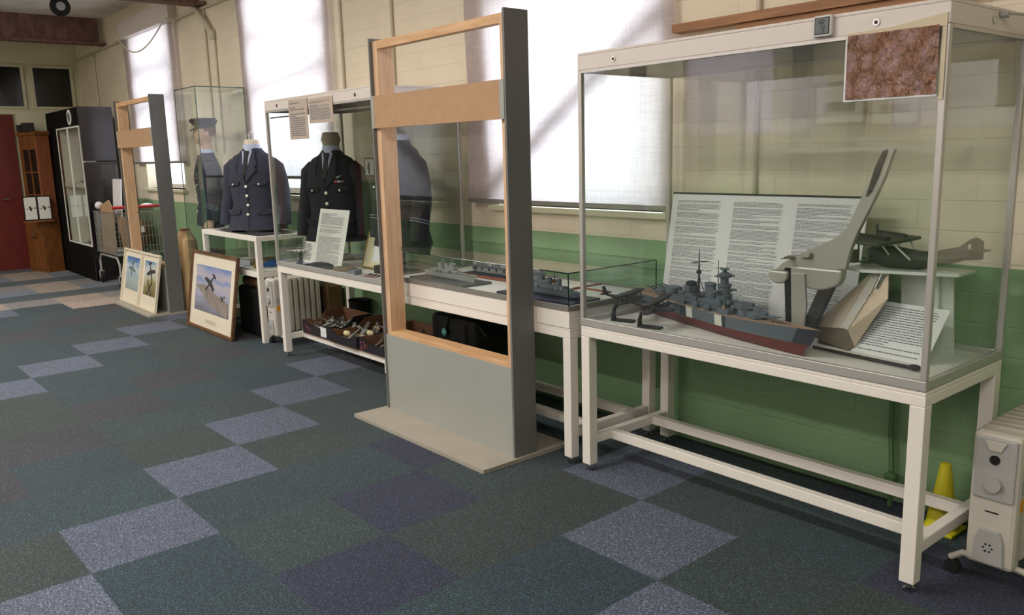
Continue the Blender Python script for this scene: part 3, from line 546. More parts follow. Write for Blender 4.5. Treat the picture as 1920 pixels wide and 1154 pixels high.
b = MB(); b.tube([(-4.83,3.06,.75),(-4.83,3.06,.94)],.02,12); b.lathe((-4.83,3.06,.737),[(.13,0),(.13,.012),(.02,.02)],24); build('stand', b, 'black', r, smooth=True)
for o_ in [o for o in bpy.data.objects if o.name.startswith('uniform_jacket')]: o_.rotation_euler.z = {-7.12:.62,-5.93:.62}.get(round(o_.location.x,2),0.0)
for o_ in [o for o in bpy.data.objects if o.name == 'uniform_jacket']: o_.scale = (1.08,1.08,1.0)
# full mannequin
mx, my = -8.275, 3.06
r = thing('mannequin','standing mannequin in dark uniform jacket and peaked cap inside the narrow glass cabinet','mannequin',(mx,my,.10))
b = MB(); hz = 1.70
b.loft([(mx,my,hz-.16,.07,.065),(mx,my+.005,hz-.08,.05,.052),(mx,my,hz-.02,.05,.056),(mx,my-.022,hz+.0,.05,.068),(mx,my-.022,hz+.03,.062,.083),(mx,my-.015,hz+.07,.070,.092),(mx,my-.008,hz+.11,.075,.097),(mx,my,hz+.15,.076,.098),(mx,my,hz+.19,.066,.085),(mx,my,hz+.22,.035,.045)],28,p=2.1)
b.prism([(mx-.014,my-.10,hz+.062),(mx+.014,my-.10,hz+.062),(mx+.008,my-.10,hz+.115),(mx-.008,my-.10,hz+.115)],(0,.02,0)); b.sph((mx,my-.122,hz+.072),.015,8,6); b.tube([(mx,my-.10,hz+.12),(mx,my-.122,hz+.075)],[.008,.012],8)
b.sph((mx,my-.105,hz+.035),.022,10,6,sc3=(1,.5,.35)); b.sph((mx,my-.086,hz+.004),.03,10,6,sc3=(1,.7,.6)); b.sph((mx,my-.09,hz+.125),.04,10,6,sc3=(1.3,.5,.3))
for s_ in (-1,1): b.sph((mx+s_*.078,my+.01,hz+.085),.03,8,8,sc3=(.3,.6,1)); b.sph((mx+s_*.04,my-.075,hz+.05),.024,8,6)
b.loft([(mx,my,.80,.14,.09),(mx,my,1.0,.14,.09),(mx,my,1.3,.15,.085),(mx,my,1.42,.13,.07),(mx,my,1.52,.06,.055),(mx,my,1.6,.05,.05)],20)
for s_ in (-1,1):
    b.tube([(mx+s_*.09,my,.86),(mx+s_*.09,my-.01,.55),(mx+s_*.09,my+.01,.18)],[.085,.06,.045],14)
    b.tube([(mx+s_*.16,my,1.48),(mx+s_*.235,my+.012,1.25),(mx+s_*.25,my-.02,1.02),(mx+s_*.245,my-.05,.90)],[.05,.042,.034,.026],12)
    hx, hy = mx+s_*.243, my-.055
    HB = len(b.v); b.tube([(hx,hy,.91),(hx,hy-.004,.875),(hx,hy-.008,.835),(hx,hy-.008,.825)],[.026,.036,.038,.032],12,flat=.55 if False else 1)
    for k, (dy, ln) in enumerate(((-.030,.062),(-.010,.072),(.010,.068),(.028,.055))):
        b.tube([(hx+s_*.004,hy-.008+dy*.9,.84),(hx-s_*.004,hy-.01+dy,.84-ln*.45),(hx-s_*.014,hy-.008+dy,.84-ln)],[.0115,.010,.008],8)
    b.tube([(hx-s_*.005,hy-.03,.885),(hx-s_*.01,hy-.055,.855),(hx-s_*.012,hy-.058,.825)],[.014,.011,.009],8)
    for v in b.v[HB:]: v.z += .055
build('body', b, 'skin', r, remesh=.006)
for s_ in (-1,1):
    b = MB(); b.sph((mx+s_*.03,my-.098,hz+.102),.011,10,6,sc3=(1.2,.5,.7)); build('eye', b, 'white_foam', r, smooth=True); b = MB(); b.prism([(mx+s_*.015,my-.112,hz+.124),(mx+s_*.05,my-.104,hz+.122),(mx+s_*.05,my-.104,hz+.128),(mx+s_*.015,my-.112,hz+.131)],(0,.01,0)); build('eyebrow', b, 'dark_item', r)
b = MB(); b.loft([(mx,my+.015,hz+.07,.070,.085),(mx,my+.015,hz+.10,.079,.092),(mx,my+.012,hz+.15,.081,.095)],24,p=2); build('hair', b, 'leather', r, smooth=True)
jacket_parts(r,(mx,my,.905),'uniform_navy',stripes=3,wings=True,ribbons=True,arm=-.02)
b = MB(); b.loft([(mx,my,.30,.17,.13),(mx,my,.6,.16,.12),(mx,my,.9,.17,.12)],24); b.v = b.v
b = MB()
for s_ in (-1,1): b.tube([(mx+s_*.085,my,.9),(mx+s_*.09,my-.005,.55),(mx+s_*.09,my+.005,.13)],[.1,.085,.09],16)
build('trousers', b, 'uniform_navy', r, smooth=True)
for s_ in (-1,1): b = MB(); b.loft([(mx+s_*.09,my-.05,.10,.045,.12),(mx+s_*.09,my-.045,.13,.043,.115),(mx+s_*.09,my-.01,.17,.04,.07)],18); build('shoe', b, 'black_gloss', r, smooth=True)
b = MB(); b.loft([(mx,my,hz+.135,.083,.104),(mx,my,hz+.175,.085,.106)],28,p=2); cp = build('cap_band', b, 'black', r, smooth=True)
b = MB(); b.loft([(mx,my,hz+.172,.085,.106),(mx,my-.01,hz+.20,.115,.135),(mx,my-.012,hz+.215,.118,.138),(mx,my-.01,hz+.232,.10,.12),(mx,my,hz+.236,.04,.05)],28,p=2); build('cap_crown', b, 'uniform_navy', r, smooth=True)
b = MB(); n_ = 14; top = [(mx+.08*math.cos(t),my-.06-.085*math.sin(t),hz+.158-.05*math.sin(t)) for t in [math.pi*k/n_ for k in range(n_+1)]]; b.prism(top,(0,0,.014)); build('cap_peak', b, 'black_gloss', r)
b = MB(); b.sph((mx,my-.118,hz+.185),.016,8,6,sc3=(1,.5,1.3)); build('cap_badge', b, 'gold', r, smooth=True)
r.rotation_euler.z = -.26; r.scale = (.92,.95,1)
# glass cabinet round the mannequin
r = thing('glass_cabinet','tall frameless glass cabinet enclosing the standing mannequin','display case',(-8.19,3.105,0))
b = MB(); b.box(-8.50,-7.92,2.86,3.35,0,.10); build('plinth', b, 'white_paint', r, bevel=.004)
for q in ((-8.49,-7.93,2.87,2.876,.1,2.2),(-8.49,-7.93,3.334,3.34,.1,2.2),(-8.49,-8.484,2.876,3.334,.1,2.2),(-7.936,-7.93,2.876,3.334,.1,2.2)):
    b = MB(); b.box(*q); build('glass_pane', b, G, r)
b = MB()
for q in (((-8.49,2.873,.1),(-8.49,2.873,2.2)),((-7.933,2.873,.1),(-7.933,2.873,2.2)),((-7.933,3.337,.1),(-7.933,3.337,2.2)),((-8.49,2.868,2.206),(-7.928,2.868,2.206)),((-7.928,2.868,2.206),(-7.928,3.342,2.206)),((-8.49,2.868,2.206),(-8.49,3.342,2.206)),((-8.49,3.342,2.206),(-7.928,3.342,2.206))): b.tube(q,.0045,6)
build('glass_edge', b, mat('edge_teal',(70,96,86),.3), r)
b = MB(); b.box(-8.495,-7.925,2.865,3.345,2.2,2.212); build('top_panel', b, G, r)
b = MB(); b.box(-8.02,-7.95,3.30,3.33,2.165,2.185); build('clip', b, 'white_foam', r)
# card inside cabinet
b = MB(); b.box(-8.20,-8.05,2.885,2.89,.1,.2); r = thing('info_card','small white label card standing in the mannequin cabinet','card',(-8.3,2.89,.1)); b = MB(); b.box(-8.42,-8.30,2.885,2.888,.1,.26); build('sheet', b, 'paper', r); b = textblock(MB(),(-8.41,2.885,.25),(1,0,0),(0,0,-1),(0,-1,0),.1,.13,9,words=4); build('print', b, 'ink', r)

# ---------------------------------------------------------------- end showcase (mannequin end)
r = thing('end_showcase','square white-framed glass-sided showcase table carrying the blue-grey jacket','display case',(-7.23,3.02,0))
X0,X1,Y0,Y1 = -7.85,-6.615,2.785,3.26; t = .045
for xx in (X0,X1-t):
    for yy in (Y0,Y1-t): b = MB(); b.box(xx,xx+t,yy,yy+t,0,.86); build('leg', b, 'white_paint', r, bevel=.003)
b = MB()
for z0,z1 in ((.86,.90),(.555,.60)):
    e = 0 if z0 > .8 else .002; c_ = 0 if z0 > .8 else t
    b.box(X0+c_,X1-c_,Y0+e,Y0+t,z0,z1); b.box(X0+c_,X1-c_,Y1-t,Y1-e,z0,z1); b.box(X0+e,X0+t,Y0+t,Y1-t,z0,z1); b.box(X1-t,X1-e,Y0+t,Y1-t,z0,z1)
build('frame', b, 'white_paint', r, bevel=.003)
b = MB(); b.box(X0+t,X1-t,Y0+t,Y1-t,.59,.605); build('floor_panel', b, 'display_base', r)
b = MB(); b.box(X0+t,X1-t,Y0+t,Y1-t,.885,.893); build('top_glass', b, G, r)
for q in ((X0+t,X1-t,Y0+.015,Y0+.02,.60,.86),(X0+t,X1-t,Y1-.02,Y1-.015,.60,.86),(X0+.015,X0+.02,Y0+t,Y1-t,.60,.86),(X1-.02,X1-.015,Y0+t,Y1-t,.60,.86)): b = MB(); b.box(*q); build('glass_pane', b, G, r)
b = MB(); b.box(X1-t+.004,X1-.004,Y0+t,Y1-t,.03,.07); build('side_rail', b, 'white_paint', r)
rr_ = random.Random(5); b = MB(); pts = [(-7.75+.09*i,2.84+.07*j,.9012+rr_.random()*.012) for j in range(6) for i in range(13)]
b.add(pts,[(j*13+i,j*13+i+1,j*13+i+14,j*13+i+13) for j in range(5) for i in range(12)]); solo('dark_cloth', b, 'dark_cloth', 'crumpled dark cloth spread on the end showcase under the jacket','cloth', smooth=True)

# exhibits in end showcase
r = thing('ceremonial_tassel','blue and gold tasselled object lying in the end showcase','regalia',(-6.85,3.0,.605))
b = MB(); b.tube([(-6.86,2.9,.63),(-6.84,3.0,.64),(-6.82,3.12,.65)],[.012,.03,.022],10); build('handle', b, 'blue', r, smooth=True)
for k in range(4): b = MB(); b.tube([(-6.92+.012*k,2.87,.615+.012*k),(-6.86,2.96,.62+.012*k)],.008,6); build('tassel', b, 'gold', r)
b = MB(); b.add([(-7.5,2.86,.607),(-7.1,2.86,.607),(-7.1,3.15,.607),(-7.5,3.15,.607)],[(0,1,2,3)]); b.prism([(-7.5,2.86,.606),(-7.1,2.86,.606),(-7.1,3.15,.606),(-7.5,3.15,.606)],(0,0,.01)); solo('folded_cloth', b, 'pale_cloth', 'pale folded cloth lying in the end showcase behind the leaning print','cloth')
b = MB(); b.tube([(-7.0,2.88,.65),(-6.9,3.05,.66)],.03,8); solo('brown_relic', b, 'khaki', 'small brown relic beside the blue and gold tassel','relic', smooth=True)

# ---------------------------------------------------------------- small aircraft models
def model_plane(name, label, loc, rz, L, cloth, group=None, biplane=False, twin=False, tilt=(0,0), stand=None):
    r = thing(name, label, 'model aircraft', loc, rz, group); h = L*.12; B = Matrix.Rotation(tilt[0],4,'X') @ Matrix.Rotation(tilt[1],4,'Y')
    zb = stand or 0
    if stand: B = Matrix.Translation((0,0,zb)) @ B
    else: B = Matrix.Translation((0,0,h*.55)) @ B
    def bd(nm, b, m, **k): b.tr(B); return build(nm, b, m, r, local=True, **k)
    b = MB(); b.tube([(L*.5,0,0),(L*.42,0,0),(L*.2,0,0),(-L*.1,0,.02*L),(-L*.48,0,.05*L)],[h*.3,h*.5,h*.55,h*.42,h*.12],12); bd('fuselage', b, cloth, smooth=True)
    for z in ((-.3*h,1.15*h) if biplane else (0,)):
        b = MB(); b.prism([(L*.26,0,z-.01*L),(L*.22,L*.55,z+.02*L),(L*.16,L*.6,z+.02*L),(L*.06,L*.55,z+.02*L),(L*.04,0,z-.01*L),(L*.06,-L*.55,z+.02*L),(L*.16,-L*.6,z+.02*L),(L*.22,-L*.55,z+.02*L)],(0,0,.016*L)); bd('wing', b, cloth)
    if biplane:
        for s_ in (-1,1):
            b = MB()
            for xx in (.09,.2): b.tube([(L*xx,s_*L*.42,-.3*h),(L*xx,s_*L*.42,1.3*h)],.004*L*2,5)
            bd('wing_strut', b, cloth)
    b = MB(); b.prism([(-L*.36,0,.05*L),(-L*.46,0,.22*L),(-L*.52,0,.21*L),(-L*.5,0,.04*L)],(0,.014*L,0)); bd('tail_fin', b, cloth)
    b = MB(); b.prism([(-L*.38,-L*.18,.06*L),(-L*.38,L*.18,.06*L),(-L*.48,L*.18,.06*L),(-L*.48,-L*.18,.06*L)],(0,0,.012*L)); bd('tailplane', b, cloth)
    b = MB(); b.sph((L*.08,0,h*.5),h*.35,8,6,sc3=(1.8,.8,.8)); bd('canopy', b, 'dark_glass', smooth=True)
    if twin:
        for s_ in (-1,1): b = MB(); b.tube([(L*.3,s_*L*.2,0),(L*.1,s_*L*.2,0)],[h*.35,h*.3],10); bd('engine', b, cloth, smooth=True)
    else:
        b = MB(); b.box(L*.5,L*.508,-L*.13,L*.13,-.012*L,.012*L); bd('propeller', b, 'dark_item')
    if stand:
        b = MB(); b.prism([(-.055,-.022,0),(.055,-.022,0),(.055,.022,0),(-.055,.022,0)],(0,0,.008)); pts = [(-.05,0,.006),(-.052,0,.03),(-.045,0,.06),(.0,0,zb-.005)]; b.tube(pts,[.012,.011,.009,.006],8); build('stand', b, 'black', r, local=True, smooth=True)
    return r
model_plane('model_biplane','dark model biplane on the left black stand by the battleship stern',(-2.62,2.86,.736),.25,.22,'dark_item','model biplanes on black stands',True,tilt=(.0,.06),stand=.105)
model_plane('model_biplane','dark model biplane on the right black stand in front of the battleship stern',(-2.43,2.83,.736),.25,.22,'dark_item','model biplanes on black stands',True,tilt=(.05,.05),stand=.095)
r = model_plane('model_airliner','small white model aircraft on a clear stand at the left end of the uniform case',(-5.98,2.86,.736),-.5,.16,'white_foam',None,False,True,stand=.095)

# ---------------------------------------------------------------- ship models
def hull(mb, L, B, D, n=26, bow=.5, base=0, sheer=.25, mis=(0,1,2), camo=None, rake=.06):
    # bow at +x. returns deck outline
    rs = []; deck = []
    for i in range(n+1):
        s_ = i/n; x = -L/2+L*s_
        bb = B/2*(min(1,(s_/.18+.25)**.6) if s_<.18 else 1)*(1 if s_<.55 else max(.02,math.cos((s_-.55)/.45*math.pi/2)**.75))
        zk = base+(D*.35*(1-s_/.12)**2 if s_<.12 else 0); zt = base+D*(1+sheer*max(0,(s_-.6)/.4)**2); zw = base+D*.5
        xr = rake*L*max(0,(s_-.8)/.2)
        prof = [(0,zk,0),(.55*bb,zk,0),(.86*bb,zk+(zw-zk)*.45,0),(.95*bb,zw,.35),(bb,zt,1)]
        pts = [(x+xr*k,-yy,zz) for yy,zz,k in reversed(prof)]+[(x+xr*k,yy,zz) for yy,zz,k in prof[1:]]
        rs.append(pts); deck.append((x+xr,bb,zt))
    m = len(rs[0]); b0 = len(mb.v)
    for q in rs: mb.v += [Vector(p) for p in q]
    for i in range(n):
        for k in range(m-1):
            lower = 1 <= k <= m-3
            mi = mis[0] if lower else (camo(i/n) if camo else mis[1])
            mb.f.append((b0+i*m+k,b0+i*m+k+1,b0+(i+1)*m+k+1,b0+(i+1)*m+k)); mb.m.append(mi)
        mb.f.append((b0+i*m,b0+(i+1)*m,b0+(i+1)*m+m-1,b0+i*m+m-1)); mb.m.append(mis[2])
    mb.f.append(tuple(b0+k for k in range(m))); mb.m.append(mis[1]); mb.f.append(tuple(b0+n*m+k for k in range(m))); mb.m.append(mis[1])
    return deck
def battleship():
    L = 1.22; r = thing('battleship_model','large red-bottomed grey battleship model with camouflage bands in the near glass case','model ship',(-2.24,3.015,.736),-.312)
    b = MB()
    def camo(s_):
        for a,c,m_ in ((.22,.26,3),(.26,.30,4),(.40,.44,3),(.44,.475,4),(.60,.635,4),(.635,.67,3),(.93,1.1,3)):
            if a <= s_ < c: return m_
        return 1
    hull(b,L,.165,.094,n=52,sheer=.22,mis=(0,1,2),camo=camo); build('hull', b, ['ship_red','ship_grey','deck_tan','ship_dark','ship_white'], r, local=True)
    z = .096
    def bx(nm, q, m='ship_grey', **k): b = MB(); b.box(*q); return build(nm, b, m, r, local=True, bevel=.002, **k)
    bx('lower_deckhouse',(-.26,.20,-.055,.055,z-.004,z+.022)); bx('upper_deckhouse',(-.20,.16,-.04,.04,z+.022,z+.045)); 
    b = MB(); b.lathe((.10,0,z+.04),[(.034,0),(.034,.03),(.026,.032),(.026,.06),(.03,.064),(.03,.075),(.018,.078),(.018,.10),(.03,.105),(.033,.115),(.022,.122),(.01,.126),(.01,.135),(.02,.138),(.02,.143),(.004,.145)],16); build('bridge_tower', b, 'ship_grey', r, local=True, smooth=True)
    b = MB(); b.box(.085,.115,-.055,.055,z+.082,z+.088); b.box(.08,.12,-.04,.04,z+.147,z+.152); build('bridge_platform', b, 'ship_grey', r, local=True)
    b = MB(); b.loft([(0.0,0,z+.04,.034,.022),(0.0,0,z+.095,.032,.02),(0.0,0,z+.10,.036,.024),(.0,0,z+.108,.03,.018)],18,p=2); build('funnel', b, 'ship_grey', r, local=True, smooth=True)
    b = MB(); b.tube([(-.09,0,z+.04),(-.09,0,z+.15),(-.09,0,z+.245)],[.006,.004,.0015],8); b.tube([(-.09,-.045,z+.19),(-.09,.045,z+.19)],.0018,5); b.tube([(-.13,0,z+.18),(-.09,0,z+.185)],.0018,5); b.lathe((-.09,0,z+.135),[(.004,0),(.012,.004),(.012,.014),(.004,.018)],10); b.tube([(-.12,.0,z+.04),(-.09,0,z+.13)],.002,5); b.tube([(-.07,.02,z+.04),(-.09,0,z+.13)],.002,5); build('main_mast', b, 'ship_dark', r, local=True)
    b = MB(); b.tube([(.055,0,z+.06),(.055,0,z+.215)],[.003,.0015],6); b.tube([(.055,-.02,z+.18),(.055,.02,z+.18)],.0012,5); build('fore_mast', b, 'ship_dark', r, local=True)
    bx('aft_tower',(-.175,-.13,-.025,.025,z+.045,z+.075)); b = MB(); b.lathe((-.15,0,z+.075),[(.02,0),(.024,.004),(.024,.016),(.01,.022)],14); build('rangefinder', b, 'ship_dark', r, local=True, smooth=True)
    for (x, zt, sg) in ((.245,.03,1),(.33,.006,1),(-.30,.026,-1),(-.385,.004,-1)):
        b = MB(); b.lathe((x,0,z-.002),[(.034,0),(.034,zt+.002)],18); q = [(x+sg*.045,0),(x+sg*.02,.036),(x-sg*.03,.036),(x-sg*.04,.02),(x-sg*.04,-.02),(x-sg*.03,-.036),(x+sg*.02,-.036)]; b.prism([(a,c,z+zt) for a,c in q],(0,0,.024)); tt = build('gun_turret', b, 'ship_grey', r, local=True, bevel=.003)
        for yy in (-.014,.014): b = MB(); b.tube([(x+sg*.035,yy,z+zt+.013),(x+sg*.125,yy,z+zt+.02)],[.0045,.003],8); build('gun_barrel', b, 'ship_dark' if sg<0 else 'ship_grey', tt, local=True, smooth=True)
    for x in (-.12,-.02,.07):
        for s_ in (-1,1):
            b = MB(); b.lathe((x,s_*.062,z-.002),[(.016,0),(.016,.012)],12); b.prism([(x-.018,s_*.062-.013,z+.01),(x+.018,s_*.062-.010,z+.01),(x+.018,s_*.062+.010,z+.01),(x-.018,s_*.062+.013,z+.01)],(0,0,.014)); tt = build('side_turret', b, 'ship_grey', r, local=True, bevel=.002)
            b = MB(); 
            for k in (-.004,.004): b.tube([(x+.016,s_*.062+k,z+.017),(x+.055,s_*.066+k,z+.02)],.0016,6)
            build('gun_barrel', b, 'ship_grey', tt, local=True)
    rg = random.Random(4)
    for k in range(26):
        x = rg.uniform(-.26,.21); s_ = rg.choice((-1,1)); y = s_*rg.uniform(.02,.055); zz = z+(.022 if abs(x)<.2 else 0)+rg.choice((0,.02)); a = rg.uniform(.006,.012)
        b = MB(); b.lathe((x,y,zz),[(a,0),(a,a*1.1),(a*.6,a*1.6)],8); b.tube([(x,y,zz+a),(x+rg.uniform(-.02,.02),y+s_*.014,zz+a*2.2)],.0014,5); build('deck_fitting', b, rg.choice(('ship_grey','ship_grey','ship_dark')), r, local=True)
    for s_ in (-1,1):
        b = MB(); b.loft([(-.03,s_*.045,z+.046,.035,.008),(-.03,s_*.045,z+.053,.042,.011)],14,p=1.7); build('lifeboat', b, 'ship_dark', r, local=True, smooth=True)
    b = MB(); b.box(.155,.168,-.05,-.047,z+.01,z+.03); build('flag_marking', b, mat('flag_orange',(220,150,60),.6), r, local=True)
    b = MB()
    for x in (.42,.45,.47): b.lathe((x,.0,z+.002),[(.006,0),(.006,.006)],8); b.tube([(x,0,z+.006),(x+.05,.01,z+.01)],.0015,5)
    build('anchor_gear', b, 'ship_dark', r, local=True)
    b = MB()
    for x in (-.42,.42): b.box(x-.012,x+.012,-.03,.03,-.0005,.03)
    return r
battleship()
def grey_ship(name, label, loc, rz, L, col, base, kind, zb):
    r = thing(name, label, 'model ship', loc, rz); B = L*.11
    b = MB(); bl, bw = L*1.12/2, B*base[1]; b.prism([(-bl,-bw,0),(bl,-bw,0),(bl,bw,0),(-bl,bw,0)],(0,0,zb)); build('base', b, base[0], r, local=True, bevel=.003)
    if len(base) > 2: b = MB(); b.box(-bl+.015,bl-.015,-bw+.015,bw-.015,zb-.001,zb+.003); build('sea', b, base[2], r, local=True)
    b = MB(); hull(b,L,B,L*.07,n=24,base=zb,sheer=.4,mis=(0,0,1)); build('hull', b, [col,col] , r, local=True)
    z = zb+L*.07; rg = random.Random(len(label))
    if kind == 'carrier':
        b = MB(); b.prism([(-L*.5,-B*.62,z),(L*.42,-B*.62,z),(L*.54,-B*.2,z),(L*.54,B*.2,z),(L*.42,B*.55,z),(-L*.5,B*.6,z)],(0,0,.008)); build('flight_deck', b, 'ship_grey', r, local=True)
        b = MB(); b.box(-.02*L,.16*L,-B*.55,-B*.3,z+.008,z+.045); b.tube([(.06*L,-B*.42,z+.04),(.06*L,-B*.42,z+.11)],.003,6); build('island', b, col, r, local=True)
        for k in range(26):
            b = MB(); x, y = rg.uniform(-.48,.45)*L, rg.uniform(-.5,.5)*B; b.box(x-.012,x+.012,y-.004,y+.004,z+.008,z+.016); b.box(x-.003,x+.004,y-.016,y+.016,z+.016,z+.019); b.box(x-.012,x-.008,y-.001,y+.001,z+.012,z+.024); build('parked_aircraft', b, rg.choice(('light_grey_model','ship_white')), r, local=True)
        for k in range(8): x = -.42*L+k*.11*L; b = MB(); b.box(x-.006,x+.01,-B*.53,-B*.46,z-.02,z-.006); build('hull_opening', b, 'ship_dark', r, local=True)
    else:
        b = MB(); b.box(-.28*L,.2*L,-B*.3,B*.3,z-.002,z+.02); b.box(-.05*L,.14*L,-B*.25,B*.25,z+.02,z+.04); b.box(.04*L,.12*L,-B*.2,B*.2,z+.04,z+.062); build('superstructure', b, col, r, local=True, bevel=.002)
        for x, hh in ((.07,.11),(-.12,.085)):
            b = MB(); b.tube([(x*L,0,z+.02),(x*L,0,z+hh)],[.004,.0015],6); b.tube([(x*L,-.022,z+hh*.75),(x*L,.022,z+hh*.75)],.0015,5); b.tube([(x*L-.02,0,z+.02),(x*L,0,z+hh*.7)],.0018,5); build('mast', b, col, r, local=True)
        for x in (-.04,-.18): b = MB(); b.loft([(x*L,0,z+.018,.016,.011),(x*L-.004,0,z+.055,.015,.01)],14,p=2); build('funnel', b, col, r, local=True, smooth=True)
        for x, sg in ((.3,1),(.22,1),(-.34,-1)):
            b = MB(); b.lathe((x*L,0,z-.004),[(.014,0),(.014,.016),(.008,.018)],12); tt = build('gun_turret', b, col, r, local=True); b = MB(); b.tube([(x*L,0,z+.008),(x*L+sg*.04,0,z+.014)],.0022,6); build('gun_barrel', b, col, tt, local=True)
        for k in range(18):
            b = MB(); x, y = rg.uniform(-.4,.3)*L, rg.choice((-1,1))*rg.uniform(.15,.38)*B; a = rg.uniform(.004,.009); b.box(x-a,x+a,y-a*.7,y+a*.7,z-.002,z+a*2); b.tube([(x,y,z+a),(x+.014,y*1.2,z+a*3)],.0012,4); build('deck_fitting', b, rg.choice((col,'light_grey_model','ship_dark')), r, local=True)
    return r
grey_ship('warship_model','light grey cruiser model on a grey sea base, left in the low showcase',(-3.99,2.845,.792),-.03,.50,'light_grey_model',('sea_grey',1.9),'cruiser',.012)
grey_ship('carrier_model','pale grey aircraft carrier model on a wooden-edged base at the back of the low showcase',(-3.80,3.13,.792),.02,.62,'light_grey_model',('orange_wood',1.35,'sea_navy'),'carrier',.014)
grey_ship('warship_model','dark grey warship model on a navy sea base, right in the low showcase',(-3.14,2.85,.792),3.16,.50,'ship_grey',('sea_navy',1.9),'cruiser',.014)
r = thing('open_booklet','white papers lying in the right rear corner of the low showcase','paper',(-3.05,3.2,.792)); b = MB(); b.box(-3.2,-2.9,3.16,3.32,.7905,.794); build('sheet', b, 'paper', r); b = MB(); b.box(-3.21,-3.2,3.10,3.32,.7905,.802); b.box(-3.21,-2.98,3.155,3.163,.7905,.80); build('spine', b, 'orange_wood', r)

# ---------------------------------------------------------------- things in the big ship case
ZB = .734
r = thing('information_board','large white information board with three columns of small print behind the battleship','board',(-2.16,3.2,ZB))
o = Vector((-2.67,3.185,ZB)); up = Vector((0,.10,.575)); H = up.length; up.normalize(); u = Vector((1,0,0)); n = Vector((0,-up.z,up.y)); W = 1.0
b = MB(); b.obox(o+u*W/2+up*H/2,u,up,n,W,H,.006); build('sheet', b, 'paper', r)
b = MB(); b.obox(o+u*W/2+up*(H+.003),u,up,n,W,.008,.012); build('top_edge', b, 'dark_item', r)
for k in range(3):
    b = textblock(MB(),o+u*(.035+.325*k)+up*(H-.03)+n*.0035,u,-up,n,.265,H-.05,92,words=11,para=(8,),lh=.42); build('text_column', b, 'ink', r)
r = thing('text_card','white printed text card leaning at the right end of the big ship case','card',(-1.42,3.06,ZB))
o = Vector((-1.585,3.03,ZB)); up = Vector((.03,.12,.19)); H = up.length; up.normalize(); u = Vector((1,-.12,0)).normalized(); n = u.cross(up)*1; 
if n.y > 0: n = -n
b = MB(); b.obox(o+u*.15+up*H/2,u,up,n,.30,H,.003); build('sheet', b, 'paper', r); b = textblock(MB(),o+u*.02+up*(H-.015)+n*.002,u,-up,n,.26,H-.03,19,words=12,lh=.38); build('print', b, 'ink', r)
b = MB(); b.box(-1.36,-1.22,3.05,3.25,ZB,ZB+.002); solo('paper_slip', b, 'paper', 'blank white paper slip lying in the right corner of the ship case','paper')
# curved metal arm on black legs
def poly(nm, pts, y0, y1, m, r, **k): b = MB(); b.prism([(x,y0,z) for x,z in pts],(0,y1-y0,0)); return build(nm, b, m, r, **k)
r = thing('tailwheel_leg','tall swept metal aircraft part with rounded foot on dark splayed legs behind the battleship bow','aircraft part',(-1.75,3.05,ZB))
poly('swept_arm',[(-1.458,1.505),(-1.437,1.505),(-1.47,1.40),(-1.50,1.33),(-1.56,1.20),(-1.585,1.13),(-1.60,1.06),(-1.75,1.045),(-1.90,1.03),(-1.915,1.018),(-1.866,1.062),(-1.76,1.120),(-1.65,1.173),(-1.60,1.215),(-1.50,1.45),(-1.475,1.50)],2.985,3.01,'metal_arm',r,bevel=.006)
b = MB(); b.prism([(-1.475,2.983,1.50),(-1.458,2.983,1.505),(-1.487,2.983,1.41),(-1.513,2.983,1.35),(-1.53,2.983,1.335),(-1.50,2.983,1.445)],(0,-.004,0)); build('dark_edge', b, 'dark_leg', r)
for xa,xb,zt,zl in ((-1.925,-1.835,1.03,.976),(-1.825,-1.605,1.055,.968)):
    b = MB(); cxx, hw = (xa+xb)/2, (xb-xa)/2; b.prism([(xa,2.972,zt-.012)]+[(cxx+hw*math.cos(a),2.972,zt-.012-(zt-.012-zl)*math.sin(a)**.8 if 0<a<math.pi else zt-.012) for a in [math.pi-math.pi*k/12 for k in range(1,12)]]+[(xb,2.972,zt),(xa,2.972,zt)],(0,.045,0)); build('rounded_foot', b, 'metal_arm', r, bevel=.008)
poly('leg',[(-1.862,1.045),(-1.815,1.05),(-1.795,ZB),(-1.84,ZB)],2.985,3.02,'black',r,bevel=.004)
poly('leg',[(-1.68,1.03),(-1.61,1.05),(-1.745,ZB),(-1.80,ZB)],2.975,3.0,'dark_leg',r,bevel=.004)
poly('side_plate',[(-1.815,1.03),(-1.755,1.03),(-1.742,.90),(-1.755,ZB),(-1.80,ZB)],2.962,2.974,'metal_arm',r,bevel=.002)
b = MB(); b.tube([(-1.845,2.95,ZB+.035),(-1.76,2.95,ZB+.035)],.008,8); build('axle', b, 'bone', r, smooth=True)
# sheet aluminium wedge
r = thing('aluminium_fin','riveted bare aluminium fin wedge standing between the swept part and the text card','aircraft part',(-1.6,3.1,ZB))
A = Vector
b = MB(); b.prism([(-1.755,3.035,ZB+.075),(-1.60,3.035,ZB+.085),(-1.50,3.09,1.045),(-1.56,3.09,1.03)],(0,.006,0)); build('left_skin', b, 'aluminium_skin', r)
b = MB(); b.prism([(-1.64,3.03,ZB+.085),(-1.60,3.03,ZB+.08),(-1.495,3.085,1.055),(-1.54,3.085,1.045)],(0,.012,0)); build('spar', b, 'metal_arm', r, bevel=.003)
b = MB(); b.prism([(-1.60,3.03,ZB+.08),(-1.57,3.03,ZB+.02),(-1.47,3.07,.95),(-1.482,3.09,1.04),(-1.495,3.09,1.05)],(0,.006,0)); build('right_skin', b, 'aluminium_skin', r)
b = MB(); b.prism([(-1.77,3.05,ZB+.03),(-1.60,3.03,ZB),(-1.57,3.03,ZB+.02),(-1.60,3.03,ZB+.08),(-1.765,3.05,ZB+.075)],(0,.006,0)); build('lower_skin', b, 'brown_block', r)
b = MB(); b.box(-1.74,-1.59,3.06,3.12,ZB,ZB+.07); build('wooden_foot', b, 'brown_block', r)
